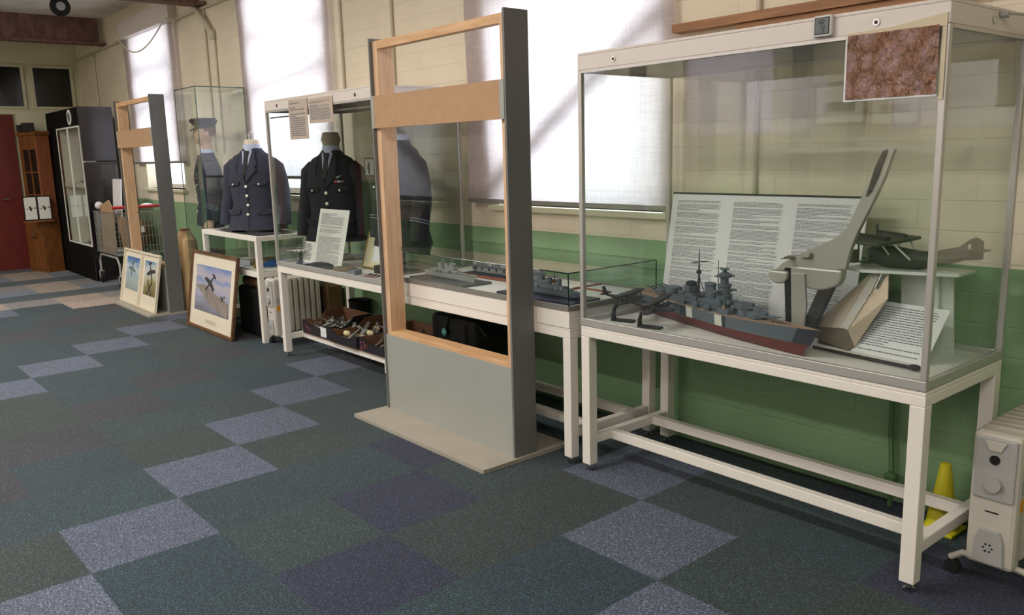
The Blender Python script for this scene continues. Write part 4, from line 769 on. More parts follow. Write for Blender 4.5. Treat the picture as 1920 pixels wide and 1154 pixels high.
for k in range(7): t_ = k/7+.07; b = MB(); b.sph((-1.605+.112*t_,3.026+.058*t_,ZB+.08+.235*t_),.0045,6,4); build('rivet', b, 'bone', r)
b = MB(); b.tube([(-1.52,3.075,.985),(-1.497,3.085,1.05)],.011,10); build('latch', b, 'chrome', r, smooth=True)
b = MB(); b.tube([(-1.70,2.955,.745),(-1.45,2.92,.745),(-1.28,2.895,.747)],[.006,.007,.007],8); b.sph((-1.275,2.893,.75),.016,8,6,sc3=(1.5,.8,.7)); solo('dark_rod', b, 'dark_item', 'long thin dark metal rod lying along the front of the ship case','rod', smooth=True)
b = MB(); b.box(-1.655,-1.605,3.06,3.10,1.075,1.125); solo('brown_block', b, 'brown_block', 'small brown block on the glass shelf beside the swept metal part','block')
# acrylic shelf with flying boat
r = thing('acrylic_stand','white acrylic pedestal shelf carrying the dark flying boat','stand',(-1.42,3.2,ZB))
b = MB(); b.prism([(-1.66,3.08,1.045),(-1.56,3.03,1.045),(-1.245,3.13,1.045),(-1.245,3.28,1.045),(-1.60,3.28,1.045)],(0,0,.012)); build('shelf', b, 'acrylic_white', r, bevel=.002)
b = MB(); b.prism([(-1.47,3.2,ZB),(-1.33,3.2,ZB),(-1.345,3.2,1.045),(-1.485,3.2,1.045)],(0,.012,0)); build('leg', b, 'acrylic_white', r)
b = MB(); b.prism([(-1.28,3.22,ZB),(-1.36,3.22,ZB),(-1.34,3.22,1.045),(-1.30,3.22,1.045)],(0,.008,0)); build('rear_leg', b, 'acrylic_white', r)
r = thing('flying_boat_model','dark green-black flying boat model with high wing and tall tail on the acrylic shelf','model aircraft',(-1.45,3.16,1.058)); zf = 1.085
b = MB(); b.tube([(-1.60,3.15,zf+.035),(-1.575,3.15,zf+.02),(-1.50,3.155,zf+.012),(-1.40,3.16,zf+.008),(-1.30,3.17,zf+.02),(-1.21,3.18,zf+.045)],[.012,.036,.044,.036,.022,.012],16); build('hull', b, 'olive_plane', r, smooth=True)
b = MB(); b.prism([(-1.565,2.98,1.158),(-1.475,2.98,1.152),(-1.44,3.16,1.160),(-1.475,3.33,1.152),(-1.565,3.33,1.158),(-1.575,3.16,1.168)],(0,0,.012)); build('wing', b, 'olive_plane', r, bevel=.003)
for dy in (-.07,.07):
    b = MB(); b.tube([(-1.60,3.16+dy,1.168),(-1.49,3.16+dy,1.165)],[.022,.016],12); e_ = build('engine', b, 'dark_item', r, smooth=True); b = MB(); b.box(-1.607,-1.602,3.155+dy-.045,3.165+dy+.045,1.165,1.171); b.box(-1.607,-1.602,3.157+dy,3.163+dy,1.12,1.215); build('propeller', b, 'black', e_)
b = MB()
for yy in (3.09,3.23): b.tube([(-1.52,yy,1.155),(-1.49,3.16+(yy-3.16)*.5,zf+.01)],.004,6); b.tube([(-1.47,yy,1.155),(-1.42,3.16+(yy-3.16)*.5,zf+.01)],.004,6)
build('wing_struts', b, 'acrylic_white', r)
b = MB(); b.prism([(-1.35,3.178,zf+.045),(-1.27,3.178,zf+.065),(-1.235,3.178,1.18),(-1.215,3.178,1.188),(-1.19,3.178,1.175),(-1.188,3.178,1.11),(-1.21,3.178,zf+.02),(-1.33,3.178,zf+.01)],(0,.01,0)); tf = build('tail_fin', b, 'olive_plane', r, bevel=.003)
b = MB(); b.box(-1.238,-1.230,3.176,3.178,1.145,1.162); build('marking', b, 'ship_white', tf)
b = MB(); b.prism([(-1.25,3.09,1.135),(-1.2,3.09,1.13),(-1.2,3.28,1.13),(-1.25,3.28,1.135)],(0,0,.005)); build('tailplane', b, 'olive_plane', r)
# glass shelf at mid height with small model planes
b = MB(); b.box(-1.98,-1.19,2.97+.09,3.31,1.062,1.070)
model_plane('model_fighter','small dark olive model fighter resting on the rounded metal foot',(-1.80,2.995,1.075),2.9,.13,'khaki')
model_plane('model_fighter','small dark green model fighter on the left end of the acrylic shelf',(-1.60,3.17,1.059),2.6,.11,'plane_green')
# things stuck on the case front
r = thing('glossy_photo_print','curled glossy brown photo print taped inside the case top corner, full of glare','photo print',(-1.33,2.703,1.67)); b = MB(); nx, nz = 12, 8
b.v = [Vector((-1.475+.295*i/nx, 2.698-.004*math.sin(i*1.1)*math.sin(j*.9+.5), 1.672+.205*j/nz)) for j in range(nz+1) for i in range(nx+1)]
b.f = [(j*(nx+1)+i,j*(nx+1)+i+1,(j+1)*(nx+1)+i+1,(j+1)*(nx+1)+i) for j in range(nz) for i in range(nx)]; b.m = [0]*len(b.f); build('print', b, 'glossy_print', r, smooth=True)
b = MB(); b.box(-1.482,-1.475,2.7,2.704,1.672,1.877); b.box(-1.482,-1.178,2.7,2.704,1.666,1.672); build('white_border', b, 'paper', r)
b = MB(); b.prism([(-1.49,2.7055,1.872),(-1.162,2.7055,1.872),(-1.162,2.7055,1.912),(-1.33,2.7055,1.89),(-1.48,2.7055,1.885)],(0,.003,0)); b.prism([(-1.176,2.7055,1.655),(-1.162,2.7055,1.655),(-1.162,2.7055,1.871),(-1.176,2.7055,1.871)],(0,.003,0)); build('tape', b, 'tape', r)
r = thing('thermometer','white square digital thermo-hygrometer stuck on the case canopy','thermometer',(-1.562,2.70,1.885)); 
b = MB(); b.box(-1.598,-1.53,2.69,2.709,1.885,1.955); build('housing', b, 'thermo_white', r, bevel=.006)
b = MB(); b.box(-1.591,-1.537,2.6885,2.690,1.893,1.948); build('bezel', b, 'black', r, bevel=.0004); b = MB(); b.box(-1.588,-1.540,2.6878,2.6886,1.896,1.945); build('screen', b, 'lcd', r)
def text(body, loc, size, rot, m, parent, nm='digits'):
    c = bpy.data.curves.new(nm,'FONT'); c.body = body; c.size = size; c.align_x = 'CENTER'; c.extrude = .0002; c.materials.append(M[m]); o = bpy.data.objects.new(nm,c); sc.collection.objects.link(o); o.location = Vector(loc)-ORG.get(parent.name,Vector()); o.rotation_euler = rot; bpy.context.view_layer.update(); me = bpy.data.meshes.new_from_object(o); q = bpy.data.objects.new(nm, me); sc.collection.objects.link(q); q.location = o.location; q.rotation_euler = rot; q.parent = parent; bpy.data.objects.remove(o); return q
text('60',(-1.565,2.6872,1.926),.022,(math.pi/2,0,0),'black',r); text('22',(-1.56,2.6872,1.910),.017,(math.pi/2,0,0),'black',r); text('8',(-1.557,2.6872,1.898),.013,(math.pi/2,0,0),'black',r)
r = thing('door_cord_plug','white plug and cable with a small screw on the case canopy end','plug',(-1.15,3.14,1.93))
b = MB(); b.lathe((-1.155,3.03,1.912),[(.012,0),(.012,.004),(.004,.007)],12,axis='x'); build('screw', b, 'chrome', r, smooth=True)
b = MB(); b.tube([(-1.154,3.08,1.932),(-1.13,3.085,1.932)],.012,10); build('plug', b, 'heater_grey', r, smooth=True)
b = MB(); b.tube([(-1.13,3.085,1.932),(-1.10,3.12,1.93),(-1.09,3.25,1.92),(-1.12,3.40,1.86),(-1.14,3.41,1.4)],.004,8); build('cable', b, 'heater_grey', r, smooth=True)

# ---------------------------------------------------------------- things in the uniform case
r = thing('text_card','tall white printed card standing before the jacket in the uniform case','card',(-5.5,2.88,ZB)); o = Vector((-5.74,2.84,ZB)); up = Vector((0,.10,.42)); H = up.length; up.normalize(); u = Vector((1,0,0)); n = Vector((0,-up.z,up.y))
b = MB(); b.obox(o+u*.22+up*H/2,u,up,n,.44,H,.004); build('sheet', b, 'card', r); b = textblock(MB(),o+u*.04+up*(H-.03)+n*.0025,u,-up,n,.36,H-.06,48,words=13,lh=.45); build('print', b, 'ink', r)
r = thing('text_card','small printed card to the left of the tall one in the uniform case','card',(-5.97,2.9,ZB)); o = Vector((-5.96,2.87,ZB)); b = MB(); b.obox(o+u*.09+up*.085,u,up,n,.17,.17,.004); build('sheet', b, 'card', r); b = textblock(MB(),o+u*.01+up*.155+n*.0025,u,-up,n,.12,.13,9,words=4); build('print', b, 'ink', r)
r = thing('small_photo','small black-framed photograph of a standing figure on the upper glass shelf','photo',(-5.44,3.2,1.383)); b = MB(); b.box(-5.51,-5.36,3.20,3.212,1.383,1.52); build('frame', b, 'black', r); b = MB(); b.box(-5.495,-5.375,3.198,3.20,1.395,1.508); build('print', b, 'photo_grey', r); b = MB(); b.tube([(-5.435,3.197,1.40),(-5.435,3.197,1.45),(-5.435,3.197,1.488)],[.010,.02,.008],8,flat=.1); build('figure', b, 'photo_dark', r)
model_plane('model_skeleton_plane','tiny wire-like model aircraft on the upper glass shelf beside the photo',(-5.1,3.22,1.383),.3,.16,'grey_braid')
r,o,u,v,n,H = quad_frame('framed_certificate','gold-framed yellowed certificate leaning in the uniform case beside the frame stand',-5.31,-4.98,3.02,3.10,ZB,1.0,.014,(.02,.02,.02,.02),'gold','cert','cert',d=.012)
b = MB(); b.obox(o+u*.20+v*.12+n*.012,u,v,n,.14,.13,.002); build('white_note', b, 'paper', r)
def disc(nm,c,prof,m,lb,cat,sx=1,sy=1,gr=None): b = MB(); b.lathe(c,prof,24,sx=sx,sy=sy); return solo(nm,b,m,lb,cat,gr,smooth=True)
disc('peakless_hat',(-5.55,2.83,ZB+.002),[(.10,0),(.125,.012),(.11,.028),(.06,.036),(.01,.036)],'dark_cap','dark flat cap lying in front of the tall printed card','cap',1.25,.6)
disc('beret',(-5.22,2.83,ZB+.002),[(.09,0),(.115,.01),(.10,.03),(.05,.036),(.01,.035)],'khaki','brown khaki cap lying to the right of the dark cap','cap',1.15,.65)
b = MB(); b.obox((-5.12,2.765,.742),(1,-.15,0),(.15,1,0),(0,0,1),.15,.035,.01); solo('white_knife', b, 'white_foam', 'slim white object in front of the brown cap','object')
b = MB(); b.obox((-5.03,2.80,.752),Vector((.8,.5,0)).normalized(),Vector((-.5,.8,0)).normalized(),(0,0,1),.05,.10,.03); solo('white_tab', b, 'grey_braid', 'pale folded tag between the caps and the medals','tag')
for k in range(3):
    r = thing('medal','red and white ribboned medal lying by the certificate','medal',(-4.93+.06*k,2.83,ZB),.5,'medals in the uniform case'); b = MB(); b.box(-.014,.014,-.05,.03,.001,.004); build('ribbon', b, 'red', r, local=True); b = MB(); b.box(-.004,.004,-.05,.03,.004,.0045); build('ribbon_stripe', b, 'white_foam', r, local=True); b = MB(); b.lathe((0,.05,.002),[(.018,0),(.018,.004)],14); build('disc', b, 'dark_item' , r, local=True)
b = MB(); b.box(-5.0,-4.72,2.93,2.99,ZB,.79); solo('dark_box', b, 'dark_item', 'low dark box behind the medals in the uniform case','box', bevel=.004)
for k,(x,y,m_) in enumerate(((-5.86,2.79,'dark_item'),(-5.79,2.82,'grey_braid'),(-5.74,2.78,'dark_cap'))):
    b = MB(); b.obox((x,y,.744),(1,.3*k,0),(-.3*k,1,0),(0,0,1),.05,.035,.014); solo('small_badge', b, m_, ('small dark badge at the left front of the uniform case','small silver badge between two dark ones at the front of the uniform case','small navy badge nearest the dark cap in the uniform case')[k],'badge', bevel=.002)

# ---------------------------------------------------------------- oil heaters
def heater(loc, label):
    r = thing('oil_heater', label, 'heater', loc); W = .155; z0, z1 = .085, .585
    def P(nm, q, m, par=None, **k): b = MB(); b.box(*q); return build(nm, b, m, par or r, local=True, **k)
    P('control_housing', (-W/2,W/2,0,.07,z0,z1-.02), 'heater_white', bevel=.018)
    f = P('control_panel', (-W/2+.012,W/2-.012,-.008,.004,.33,z1-.035), 'heater_grey', bevel=.006)
    b = MB(); b.lathe((-.0,-.008,.39),[(.03,0),(.028,-.014),(.0,-.015)],20,axis='y'); build('dial', b, 'heater_grey', f, local=True, smooth=True)
    b = MB(); b.lathe((0,-.008,.475),[(.016,0),(.016,-.005)],16,axis='y'); build('switch', b, 'screw_dark', f, local=True)
    b = MB(); b.prism([(-.035,-.009,.54),(.035,-.009,.54),(.018,-.009,.505),(-.018,-.009,.505)],(0,-.006,0)); build('light_window', b, 'heater_white', f, local=True, bevel=.002)
    P('brand_mark', (-.022,.022,-.0006,.0006,.283,.288), 'screw_dark')
    b = MB(); b.prism([(-.05,0,.10),(.05,0,.10),(.045,0,.19),(.03,0,.225),(-.03,0,.225),(-.045,0,.19)],(0,-.012,0)); g = build('cable_cover', b, 'heater_grey', r, local=True, bevel=.004)
    b = MB()
    for a in range(6): b.lathe((.014*math.cos(a*1.047),-.0125,.16+.014*math.sin(a*1.047)),[(.0035,0),(.0035,-.001)],8,axis='y')
    build('vent_holes', b, 'black', g, local=True)
    P('warning_sticker', (W/2-.0002,W/2+.001,.02,.05,.30,.345), 'amber'); P('rating_label', (W/2-.0002,W/2+.001,.02,.05,.36,.41), 'heater_grey')
    for k in range(7):
        y = .078+.05*k; b = MB(); n_ = 20; prof = []
        for t in range(n_):
            a = 2*math.pi*t/n_; cx_ = (.055)*(1 if math.cos(a)>0 else -1); cz_ = (.205)*(1 if math.sin(a)>0 else -1); prof.append((cx_+.028*math.cos(a), .335+cz_+.028*math.sin(a)))
        b.rings([[(x*.8,y,.335+(z-.335)*.97) for x,z in prof],[(x,y+.008,z) for x,z in prof],[(x,y+.034,z) for x,z in prof],[(x*.8,y+.042,.335+(z-.335)*.97) for x,z in prof]]); build('fin', b, 'heater_fin', r, local=True, smooth=True)
    for y in (.05,.36):
        b = MB(); b.tube([(-.14,y,.055),(-.10,y,.085),(0,y,.09),(.10,y,.085),(.14,y,.055)],.012,8); ft = build('foot_bar', b, 'heater_white', r, local=True, smooth=True)
        for s_ in (-1,1): b = MB(); b.lathe((s_*.13,y,.026),[(.012,-.014),(.026,-.012),(.026,.012),(.012,.014)],16,axis='y'); build('castor', b, 'black_rubber', ft, local=True, smooth=True)
    return r
heater((-1.005,2.93,0),'white oil-filled heater cut off by the right edge, beside the near ship case')
heater((-6.47,2.80,0),'white oil-filled heater standing between the end showcase and the crate table')
r = thing('traffic_cone','yellow plastic cone on the floor behind the near right table leg','cone',(-1.31,3.3,0)); b = MB(); b.lathe((-1.31,3.3,0),[(.062,.012),(.04,.14),(.02,.275),(.012,.28)],24); build('cone_body', b, 'cone_yellow', r, smooth=True); b = MB(); b.prism([(-1.38,3.23,0),(-1.24,3.23,0),(-1.24,3.37,0),(-1.38,3.37,0)],(0,0,.014)); build('cone_base', b, 'cone_yellow', r, bevel=.004)

# ---------------------------------------------------------------- floor items
r = thing('suitcase','black upright trolley suitcase behind the large leaning print','suitcase',(-7.0,2.9,0)); b = MB(); b.box(-7.2,-6.74,2.82,3.08,.03,.44); build('shell', b, 'black', r, bevel=.03)
b = MB(); b.tube([(-7.0,2.86,.44),(-7.0,2.86,.475),(-6.85,2.86,.475),(-6.85,2.86,.44)],.011,8); build('handle', b, 'black_rubber', r, smooth=True)
b = MB(); b.box(-6.745,-6.735,2.86,2.98,.32,.345); build('name_tag', b, 'grey_braid', r)
for y in (2.86,3.04):
    b = MB(); b.lathe((-6.75,y,.03),[(.01,-.012),(.03,-.01),(.03,.01),(.01,.012)],12,axis='y'); build('wheel', b, 'black_rubber', r, smooth=True)
b = MB(); b.box(-7.16,-6.78,2.85,3.0,.445,.52); solo('leather_satchel', b, 'leather', 'tan leather bag lying on top of the black suitcase','bag', bevel=.025)
r = thing('waste_bin','black bin beside the white heater under the crate table','bin',(-5.93,3.335,0)); b = MB(); b.lathe((-5.93,3.325,0),[(.07,0),(.088,.38),(.092,.39),(.083,.385),(.065,.02)],24); build('bucket', b, 'black', r, smooth=True)
b = MB(); b.box(-6.62,-6.35,3.27,3.40,0,.45); solo('cardboard_box', b, 'leather', 'brown cardboard box behind the white heater','box')
b = MB(); b.tube([(-6.25,3.2,.66),(-6.1,3.1,.64),(-6.0,3.05,.5),(-6.1,3.1,.3),(-6.3,3.2,.02)],.004,6); solo('power_cable', b, 'black', 'black cable hanging from the table down to the heater','cable', smooth=True)
r = thing('tailor_dummy','cream fabric dress form standing half hidden behind the far frame stand','dress form',(-8.745,2.93,.02))
b = MB(); b.loft([(-8.745,2.93,.02,.11,.10),(-8.745,2.93,.2,.13,.11),(-8.745,2.93,.45,.12,.10),(-8.745,2.93,.62,.14,.11),(-8.745,2.93,.74,.14,.09),(-8.745,2.93,.80,.07,.06),(-8.745,2.93,.83,.05,.05)],24); build('torso', b, 'tan_fabric', r, smooth=True)
b = MB(); b.loft([(-8.745,2.93,.83,.055,.055),(-8.745,2.93,.85,.05,.05)],20,p=2); build('neck_cap', b, 'orange_wood', r, smooth=True)

# crates on the rails
def crate(x0,x1,y0,y1,z,h,label,front='crate_black',flap=True,sticker=False,flowers=False):
    r = thing('fruit_crate', label, 'crate', ((x0+x1)/2,(y0+y1)/2,z)); t = .006
    b = MB(); b.box(x0,x1,y0,y1,z,z+t); build('bottom', b, 'cardboard', r)
    for i,q in enumerate(([(x0,y0),(x1,y0)],[(x0,y1),(x1,y1)])):
        ya = q[0][1]-(t if i else 0); W = x1-x0
        pr = [(x0,z+t),(x1,z+t),(x1,z+h),(x1-W*.12,z+h),(x1-W*.2,z+h*.68),(x0+W*.2,z+h*.68),(x0+W*.12,z+h),(x0,z+h)]
        pr = pr if i == 0 else [(x0,z+t),(x1,z+t),(x1,z+h*1.5),(x0,z+h*1.5)]
        b = MB(); b.prism([(a,ya,c) for a,c in pr],(0,t,0)); build('side_wall', b, front if i == 0 else 'cardboard', r)
    for i,xa in enumerate((x0,x1-t)):
        pr = [(y0+t,z+t),(y1-t,z+t),(y1-t,z+h*1.5),(y1-.15,z+h*1.5),(y1-.2,z+h*1.05),(y0+.1,z+h*.8),(y0+.06,z+h),(y0+t,z+h)] if flap else [(y0+t,z+t),(y1-t,z+t),(y1-t,z+h),(y0+t,z+h)]
        b = MB(); b.prism([(xa,a,c) for a,c in pr],(t,0,0)); build('end_wall', b, front if i else 'cardboard', r)
    if sticker: b = MB(); b.box(x1-.14,x1-.05,y0-.0015,y0-.0002,z+.015,z+h*.85); build('white_label', b, 'paper', r)
    if flowers:
        rg = random.Random(int(x0*100)); b = MB()
        for k in range(14):
            a, c, s_ = x0+rg.uniform(.02,.13), z+rg.uniform(.01,h*.75), rg.uniform(.004,.010); b.prism([(a+s_*math.cos(t_),y0-.0012,c+s_*math.sin(t_)) for t_ in [k_*1.2566 for k_ in range(5)]],(0,.001,0))
        build('flower_print', b, 'red_print', r)
    return r
ZR = .178
crates = [(-6.0,-5.56,2.85,3.215,.105,'dark fruit crate with white label, leftmost on the table rails',dict(sticker=True,flowers=True)),
 (-5.54,-5.14,2.84,3.30,.095,'dark fruit crate of yellowish bits, in the middle of the row',{}),
 (-5.12,-4.64,2.85,3.31,.10,'dark fruit crate with red flower print, by the frame stand',dict(flowers=True))]
for x0,x1,y0,y1,h,lb,kw in crates: crate(x0,x1,y0,y1,ZR,h,lb,**kw)
crate(-4.37,-4.12,2.78,2.93,ZR,.14,'brown cardboard crate seen through the frame stand beside the black case',front='cardboard',flap=False)
proto = None; rg = random.Random(11)
for ci,(x0,x1,y0,y1,h,lb,kw) in enumerate(crates):
    where = ('leftmost crate','middle crate','crate by the frame stand')[ci]
    for k in range(9):
        nx_ = 3; px_ = x0+(x1-x0)*(.2+.3*(k%3)); py_ = y0+(y1-y0)*(.22+.28*(k//3)); zz = ZR+.04+.025*(k%2)
        colr = ('grey model parts','yellow-cream model parts','brown model parts','pale grey model parts','red and grey model parts')[ci]
        if ci != 1 or k % 2:
            if proto is None or k == 0:
                proto = model_plane('broken_model_plane','discarded model aircraft jumbled in the '+where,(px_,py_,zz),rg.uniform(0,6),.15,('light_grey_model','bone','khaki','light_grey_model','red')[ci],'discarded models in the '+where,tilt=(.5,.4))
            else: dup(proto,(px_,py_,zz),rg.uniform(0,6),group='discarded models in the '+where,label='discarded model aircraft jumbled in the '+where)
        else:
            b = MB(); b.sph((px_,py_,zz+.02),.035,7,5,sc3=(1.2,.7,.6)); solo('cream_fragment', b, 'bone', 'yellowish cream fragment in the '+where,'fragment','cream fragments in the '+where)
    b = MB(); b.box(x0+.02,x1-.02,y0+.02,y1-.02,ZR+.0065,ZR+.03); solo('crate_filling', b, ('khaki','khaki','dark_item','dark_item','cardboard')[ci], 'loose filling under the models in the '+where,'filling',kind='stuff')
# black carrying case
r = thing('carrying_case','large black carrying case with cable and round badge under the low showcase','case',(-4.1,3.1,ZR)); b = MB(); b.box(-4.36,-3.90,2.95,3.30,ZR,.54); build('shell', b, 'black', r, bevel=.03)
b = MB(); b.tube([(-4.18,2.945,.47),(-4.14,2.94,.54),(-4.06,2.98,.565),(-3.95,3.0,.56),(-3.98,2.94,.5),(-3.98,2.94,.3)],.006,8); build('strap', b, 'black_rubber', r, smooth=True)
b = MB(); b.lathe((-4.19,2.938,.44),[(.032,0),(.032,-.006)],20,axis='y'); bd_ = build('badge', b, 'black', r); b = MB(); b.lathe((-4.19,2.932,.44),[(.024,0),(.024,-.001)],20,axis='y'); build('badge_face', b, 'teal', bd_)
b = MB(); b.box(-4.205,-4.175,2.9302,2.9308,.436,.441); b.box(-4.2,-4.18,2.9302,2.9308,.446,.449); build('badge_mark', b, 'paper', bd_)
b = MB(); b.tube([(-3.93,2.97,.53),(-3.84,2.96,.50),(-3.80,2.96,.46)],.008,6); build('handle_loop', b, 'black_rubber', r)
b = MB(); b.obox((-4.59,2.80,.165),(1,0,0),(0,1,0),(0,0,1),.09,.09,.09); solo('foam_block', b, 'white_paint', 'white block on the rail end beside the frame stand','block', bevel=.006)

# ---------------------------------------------------------------- shopping trolley
r = thing('shopping_trolley','wire supermarket trolley with a red handle, parked behind the far frame stand','trolley',(-11.25,3.05,0)); b = MB()
TX0,TX1,TY0,TY1 = -11.72,-10.80,2.80,3.34; zb0,zb1 = .42,.93; rw = .0035
def tp(x,y,z): return (x,y,z)
for z in (zb0,zb0+.1,zb0+.22,zb0+.34,zb1):
    e_ = .0035 if z not in (zb0,zb1) else .007; b.tube([(TX0,TY0,z),(TX1,TY0,z),(TX1,TY1,z),(TX0,TY1,z),(TX0,TY0,z)],e_,6)
for k in range(22): x = TX0+(TX1-TX0)*k/21; b.tube([(x,TY0,zb0),(x,TY0,zb1)],rw,4); b.tube([(x,TY1,zb0),(x,TY1,zb1)],rw,4); b.tube([(x,TY0,zb0),(x,TY1,zb0)],rw,4)
for k in range(15): y = TY0+(TY1-TY0)*k/14; b.tube([(TX1,y,zb0),(TX1,y,zb1)],rw,4); b.tube([(TX0,y,zb0),(TX0,y,zb1)],rw,4)
build('basket', b, 'wire', r)
for y in (TY0+.02,TY1-.02):
    b = MB(); b.tube([(TX0-.02,y,.16),(TX0-.02,y,.30),(TX0+.06,y,.38),(TX1-.14,y,.38),(TX1-.06,y,.30),(TX1-.06,y,.16)],.014,8); build('leg_frame', b, 'alu', r, smooth=True)
    for x in (TX0-.02,TX1-.06):
        b = MB(); b.lathe((x,y,.075),[(.02,-.02),(.075,-.018),(.075,.018),(.02,.02)],18,axis='y'); w_ = build('wheel', b, 'black_rubber', r, smooth=True); b = MB(); b.box(x-.02,x+.02,y-.026,y-.020,.07,.15); b.box(x-.02,x+.02,y+.020,y+.026,.07,.15); b.box(x-.02,x+.02,y-.026,y+.026,.15,.16); build('wheel_fork', b, 'alu', w_)
b = MB(); b.tube([(TX1+.03,TY0-.02,1.0),(TX1+.03,TY1+.02,1.0)],.018,10); build('handle', b, 'trolley_red', r, smooth=True)
for y in (TY0,TY1): b = MB(); b.tube([(TX1,y,zb1),(TX1+.03,y,1.0)],.008,6); build('handle_arm', b, 'wire', r)
def solo_prism(nm, pts, d, m, lb, cat, **k): b = MB(); b.prism(pts,d); return solo(nm,b,m,lb,cat,**k)
solo_prism('white_board',[(-11.62,3.0,.78),(-11.25,3.0,.78),(-11.32,3.06,1.33),(-11.68,3.06,1.33)],(0,.012,0),'white_foam','blank white board sticking out of the trolley','board')
solo_prism('cardboard_sheet',[(-11.60,2.84,.44),(-11.02,2.84,.44),(-11.02,2.86,.95),(-11.25,2.87,1.08),(-11.62,2.86,1.0)],(0,.01,0),'cardboard_light','torn brown cardboard sheet at the front of the trolley','cardboard')
solo_prism('cardboard_sheet',[(-10.85,2.88,.44),(-10.85,3.02,.44),(-10.9,2.99,.88),(-10.9,2.86,.88)],(.01,0,0),'cardboard_light','narrow cardboard strip standing behind the trolley handle','cardboard')
b = MB(); b.sph((-11.08,3.12,.64),.19,14,10,sc3=(1.1,.95,1.1)); solo('dark_bag', b, 'leather', 'brown bulging bag filling the trolley basket','bag', smooth=True)
b = MB(); b.box(-11.66,-11.60,2.83,2.90,.70,.9); solo('blue_bottle', b, 'blue', 'blue-labelled bottle at the left end of the trolley','bottle', bevel=.02)
b = MB(); b.sph((-11.67,2.86,1.0),.05,10,6); solo('white_bundle', b, 'white_foam', 'crumpled white bag on the trolley rim','bag', smooth=True)
b = MB(); b.sph((-10.9,3.22,1.0),.05,10,6,sc3=(1,1.6,.7)); solo('white_bundle', b, 'white_foam', 'crumpled white bag over the red trolley handle','bag', smooth=True)
b = MB(); b.obox((-10.785,3.05,.72),(0,1,0),(0,0,1),(1,0,0),.16,.07,.006); solo('paper_label', b, 'card', 'pale card hooked on the trolley end','card')

# ---------------------------------------------------------------- dark cabinet, wooden corner unit
r = thing('black_cabinet','tall black display cabinet with pale glazed interior, near the far corner','cabinet',(-12.5,3.0,0)); X0,X1,Y0,Y1 = -13.15,-11.86,2.785,3.21
def Q(nm,q,m,par=None,**k): b = MB(); b.box(*q); return build(nm,b,m,par or r,**k)
Q('back',(X0+.03,X1-.03,Y0+.14,Y0+.16,.45,2.02),'interior_grey'); Q('front_panel',(X0-.55,X0-.001,Y0,Y1-.02,0,2.25),'matt_black'); Q('side_panel',(X0,X0+.03,Y0,Y1-.02,0,2.25),'matt_black'); Q('top_panel',(X0+.03,X1-.03,Y0,Y1-.02,2.02,2.25),'matt_black'); Q('plinth',(X0+.03,X1-.03,Y0,Y1-.02,0,.45),'matt_black')
Q('side_panel',(X1-.03,X1,Y0,Y1-.02,1.565,2.25),'black_gloss'); Q('side_panel',(X1-.03,X1-.003,Y0,Y1-.02,0,1.55),'black_gloss'); Q('shelf',(X0+.034,X1-.034,Y0+.02,Y0+.139,1.22,1.28),'interior_grey'); Q('inner_side',(X0+.03,X0+.034,Y0+.03,Y0+.139,.45,2.02),'interior_grey'); Q('inner_side',(X1-.034,X1-.03,Y0+.03,Y0+.139,.45,2.02),'interior_grey')
Q('interior_floor',(X0+.034,X1-.034,Y0+.03,Y0+.139,.45,.47),'interior_grey')
for a,c in ((X0+.03,-12.51),(-12.49,X1-.03)):
    d = MB(); t = .02; z0,z1 = .455,2.015; d.box(a,c,Y0-.01,Y0,z0,z0+t); d.box(a,c,Y0-.01,Y0,z1-t,z1); d.box(a,a+t,Y0-.01,Y0,z0+t,z1-t); d.box(c-t,c,Y0-.01,Y0,z0+t,z1-t); dd = build('glass_door', d, 'interior_grey', r); Q('pane',(a+t,c-t,Y0-.007,Y0-.004,z0+t,z1-t),G,dd)
b = MB(); b.lathe((-12.32,Y0,2.135),[(.10,0),(.10,-.01)],28,axis='y',sx=1,sy=1); bd_ = build('badge', b, 'card', r); b = MB(); b.lathe((-12.32,Y0-.0105,2.135),[(.062,0),(.062,-.001),(.052,-.001),(.052,0)],28,axis='y'); build('badge_ring', b, 'ink', bd_); b = MB(); b.box(-12.345,-12.295,Y0-.012,Y0-.0105,2.09,2.18); build('badge_symbol', b, 'ink', bd_)
r = model_plane('model_fighter','dark model on the lower shelf inside the black cabinet',(-12.3,2.86,.47),.1,.16,'dark_item'); model_plane('model_fighter','long dark model on the middle shelf inside the black cabinet',(-12.3,2.86,1.28),.1,.16,'dark_item')
a_ = .27; ux, uy = math.cos(a_), math.sin(a_); r = thing('corner_unit','old brown wooden corner unit with cupboard below and glazed hutch above','cabinet',(-13.95,2.40,0),a_)
def C(nm,q,m,par=None,**k): b = MB(); b.box(*q); return build(nm,b,m,par or r,local=True,**k)
C('base_cupboard',(0,.50,0,.24,0,.78),'brown_wood',bevel=.004); 
for a in (0.01,.255):
    d = C('cupboard_door',(a,a+.235,-.012,-.0005,.04,.75),'brown_wood',bevel=.003); kx = .22 if a < .1 else .28; b = MB(); b.sph((kx,-.022,.50),.014,8,6); build('knob', b, 'dark_item', d, local=True, smooth=True)
C('hutch_back',(.04,.46,.21,.23,.78,1.95),'brown_wood'); C('hutch_side',(.46,.50,.05,.23,.78,1.95),'orange_board'); C('hutch_side',(0,.04,.05,.23,.78,1.95),'brown_wood'); C('hutch_top',(-.02,.52,.03,.24,1.95,2.0),'brown_wood'); C('hutch_rail',(.04,.46,.05,.07,1.75,1.95),'brown_wood')
for x in (.04,.24,.435): C('glazing_bar',(x,x+.025,.055,.07,.78,1.75),'brown_wood')
for z in (1.1,1.42): C('glazing_bar',(.065,.435,.056,.068,z,z+.02),'brown_wood')
C('glazing',(.065,.435,.072,.075,.78,1.75),'dark_glass')
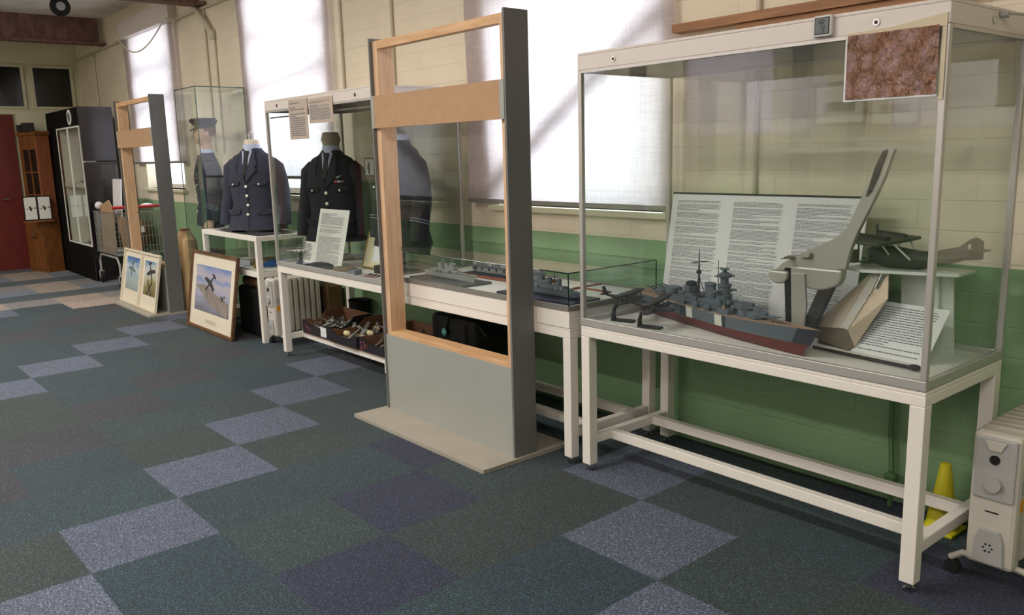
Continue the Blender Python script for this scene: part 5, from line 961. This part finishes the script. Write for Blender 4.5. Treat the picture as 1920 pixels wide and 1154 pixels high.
for k,(y0,lb) in enumerate(((2.31,'small aeroplane picture in black mount, left of two on the wooden unit'),(2.485,'small aeroplane picture in black mount, right of two on the wooden unit'))):
    r = thing('small_picture',lb,'picture',(-13.40,y0+.08,.76),group='pair of small pictures on the wooden unit'); X = -13.43
    b = MB(); b.box(X,X+.012,y0,y0+.172,.76,1.10); build('black_mount', b, 'black', r); b = MB(); b.box(X+.012,X+.014,y0+.012,y0+.160,.775,1.085); build('print', b, 'card', r)
    o = Vector((X+.0142,y0+.086,.93)); b = MB(); plane_sil(b,o,Vector((0,1,0)),Vector((0,0,1)),Vector((1,0,0)),.14,.15); build('aircraft', b, 'photo_dark', r)
b = MB(); b.box(-13.52,-13.38,2.30,2.67,.735,.758); solo('picture_ledge', b, 'brown_wood', 'narrow wooden ledge under the two small aeroplane pictures','ledge')
for k,(q,m_,lb) in enumerate((((-13.78,-13.56,2.47,2.60,2.003,2.12),'dark_item','dark box stacked on top of the wooden unit'),((-13.95,-13.82,2.44,2.56,2.003,2.10),'black','black box on the left of the wooden unit top'))):
    b = MB(); b.box(*q); solo('storage_box', b, m_, lb,'box', bevel=.004)
b = MB(); b.box(-14.0,-13.98,2.46,3.2,1.55,2.28); solo('boarding', b, 'frame_paint', 'cream boarded panel on the wall above the wooden unit','panel')

# ---------------------------------------------------------------- opposite side of the hall (seen only as reflections in the glass)
for k, x in enumerate((-7.6,-5.2,1.5)):
    b = MB(); b.box(x-.09,x+.09,YB,YB+.12,0,ZC-.01); solo('wall_pier', b, 'dark_grey_board', 'dark upright pier against the opposite wall','pier','piers on the opposite wall')
b = MB(); b.box(-6.5,2.0,YB+.13,YB+.45,1.45,1.49); solo('long_shelf', b, 'white_paint', 'long white display shelf along the opposite wall','shelf')
for k, x in enumerate((-4.7,-2.6,-.5)):
    r = thing('framed_drawing','framed pale drawing hung on the opposite wall','picture',(x,YB+.14,1.75),group='framed drawings on the opposite wall'); b = MB(); z0,z1,x0,x1 = 1.72,2.18,x-.3,x+.3; t=.03; y0,y1=YB+.13,YB+.155
    b.box(x0,x1,y0,y1,z1-t,z1); b.box(x0,x1,y0,y1,z0,z0+t); b.box(x0,x0+t,y0,y1,z0+t,z1-t); b.box(x1-t,x1,y0,y1,z0+t,z1-t); build('frame', b, 'frame_wood', r); b = MB(); b.box(x0+t,x1-t,y0,y1-.01,z0+t,z1-t); build('print', b, 'card', r); b = MB(); b.box(x0+.13,x1-.13,y1-.01,y1-.008,z0+.15,z0+.25); build('drawing', b, 'photo_dark', r)
for k in range(9):
    x = -5.9+.8*k; b = MB(); b.prism([(x,YB+.2,1.491),(x+.24,YB+.2,1.491),(x+.24,YB+.32,1.491),(x,YB+.32,1.491)],(0,0,.004)); b.prism([(x,YB+.22,1.495),(x+.24,YB+.22,1.495),(x+.2,YB+.3,1.60),(x+.04,YB+.3,1.60)],(0,.01,0)); solo('shelf_card', b, 'card', 'folded display card on the long shelf opposite','card','display cards on the long shelf')
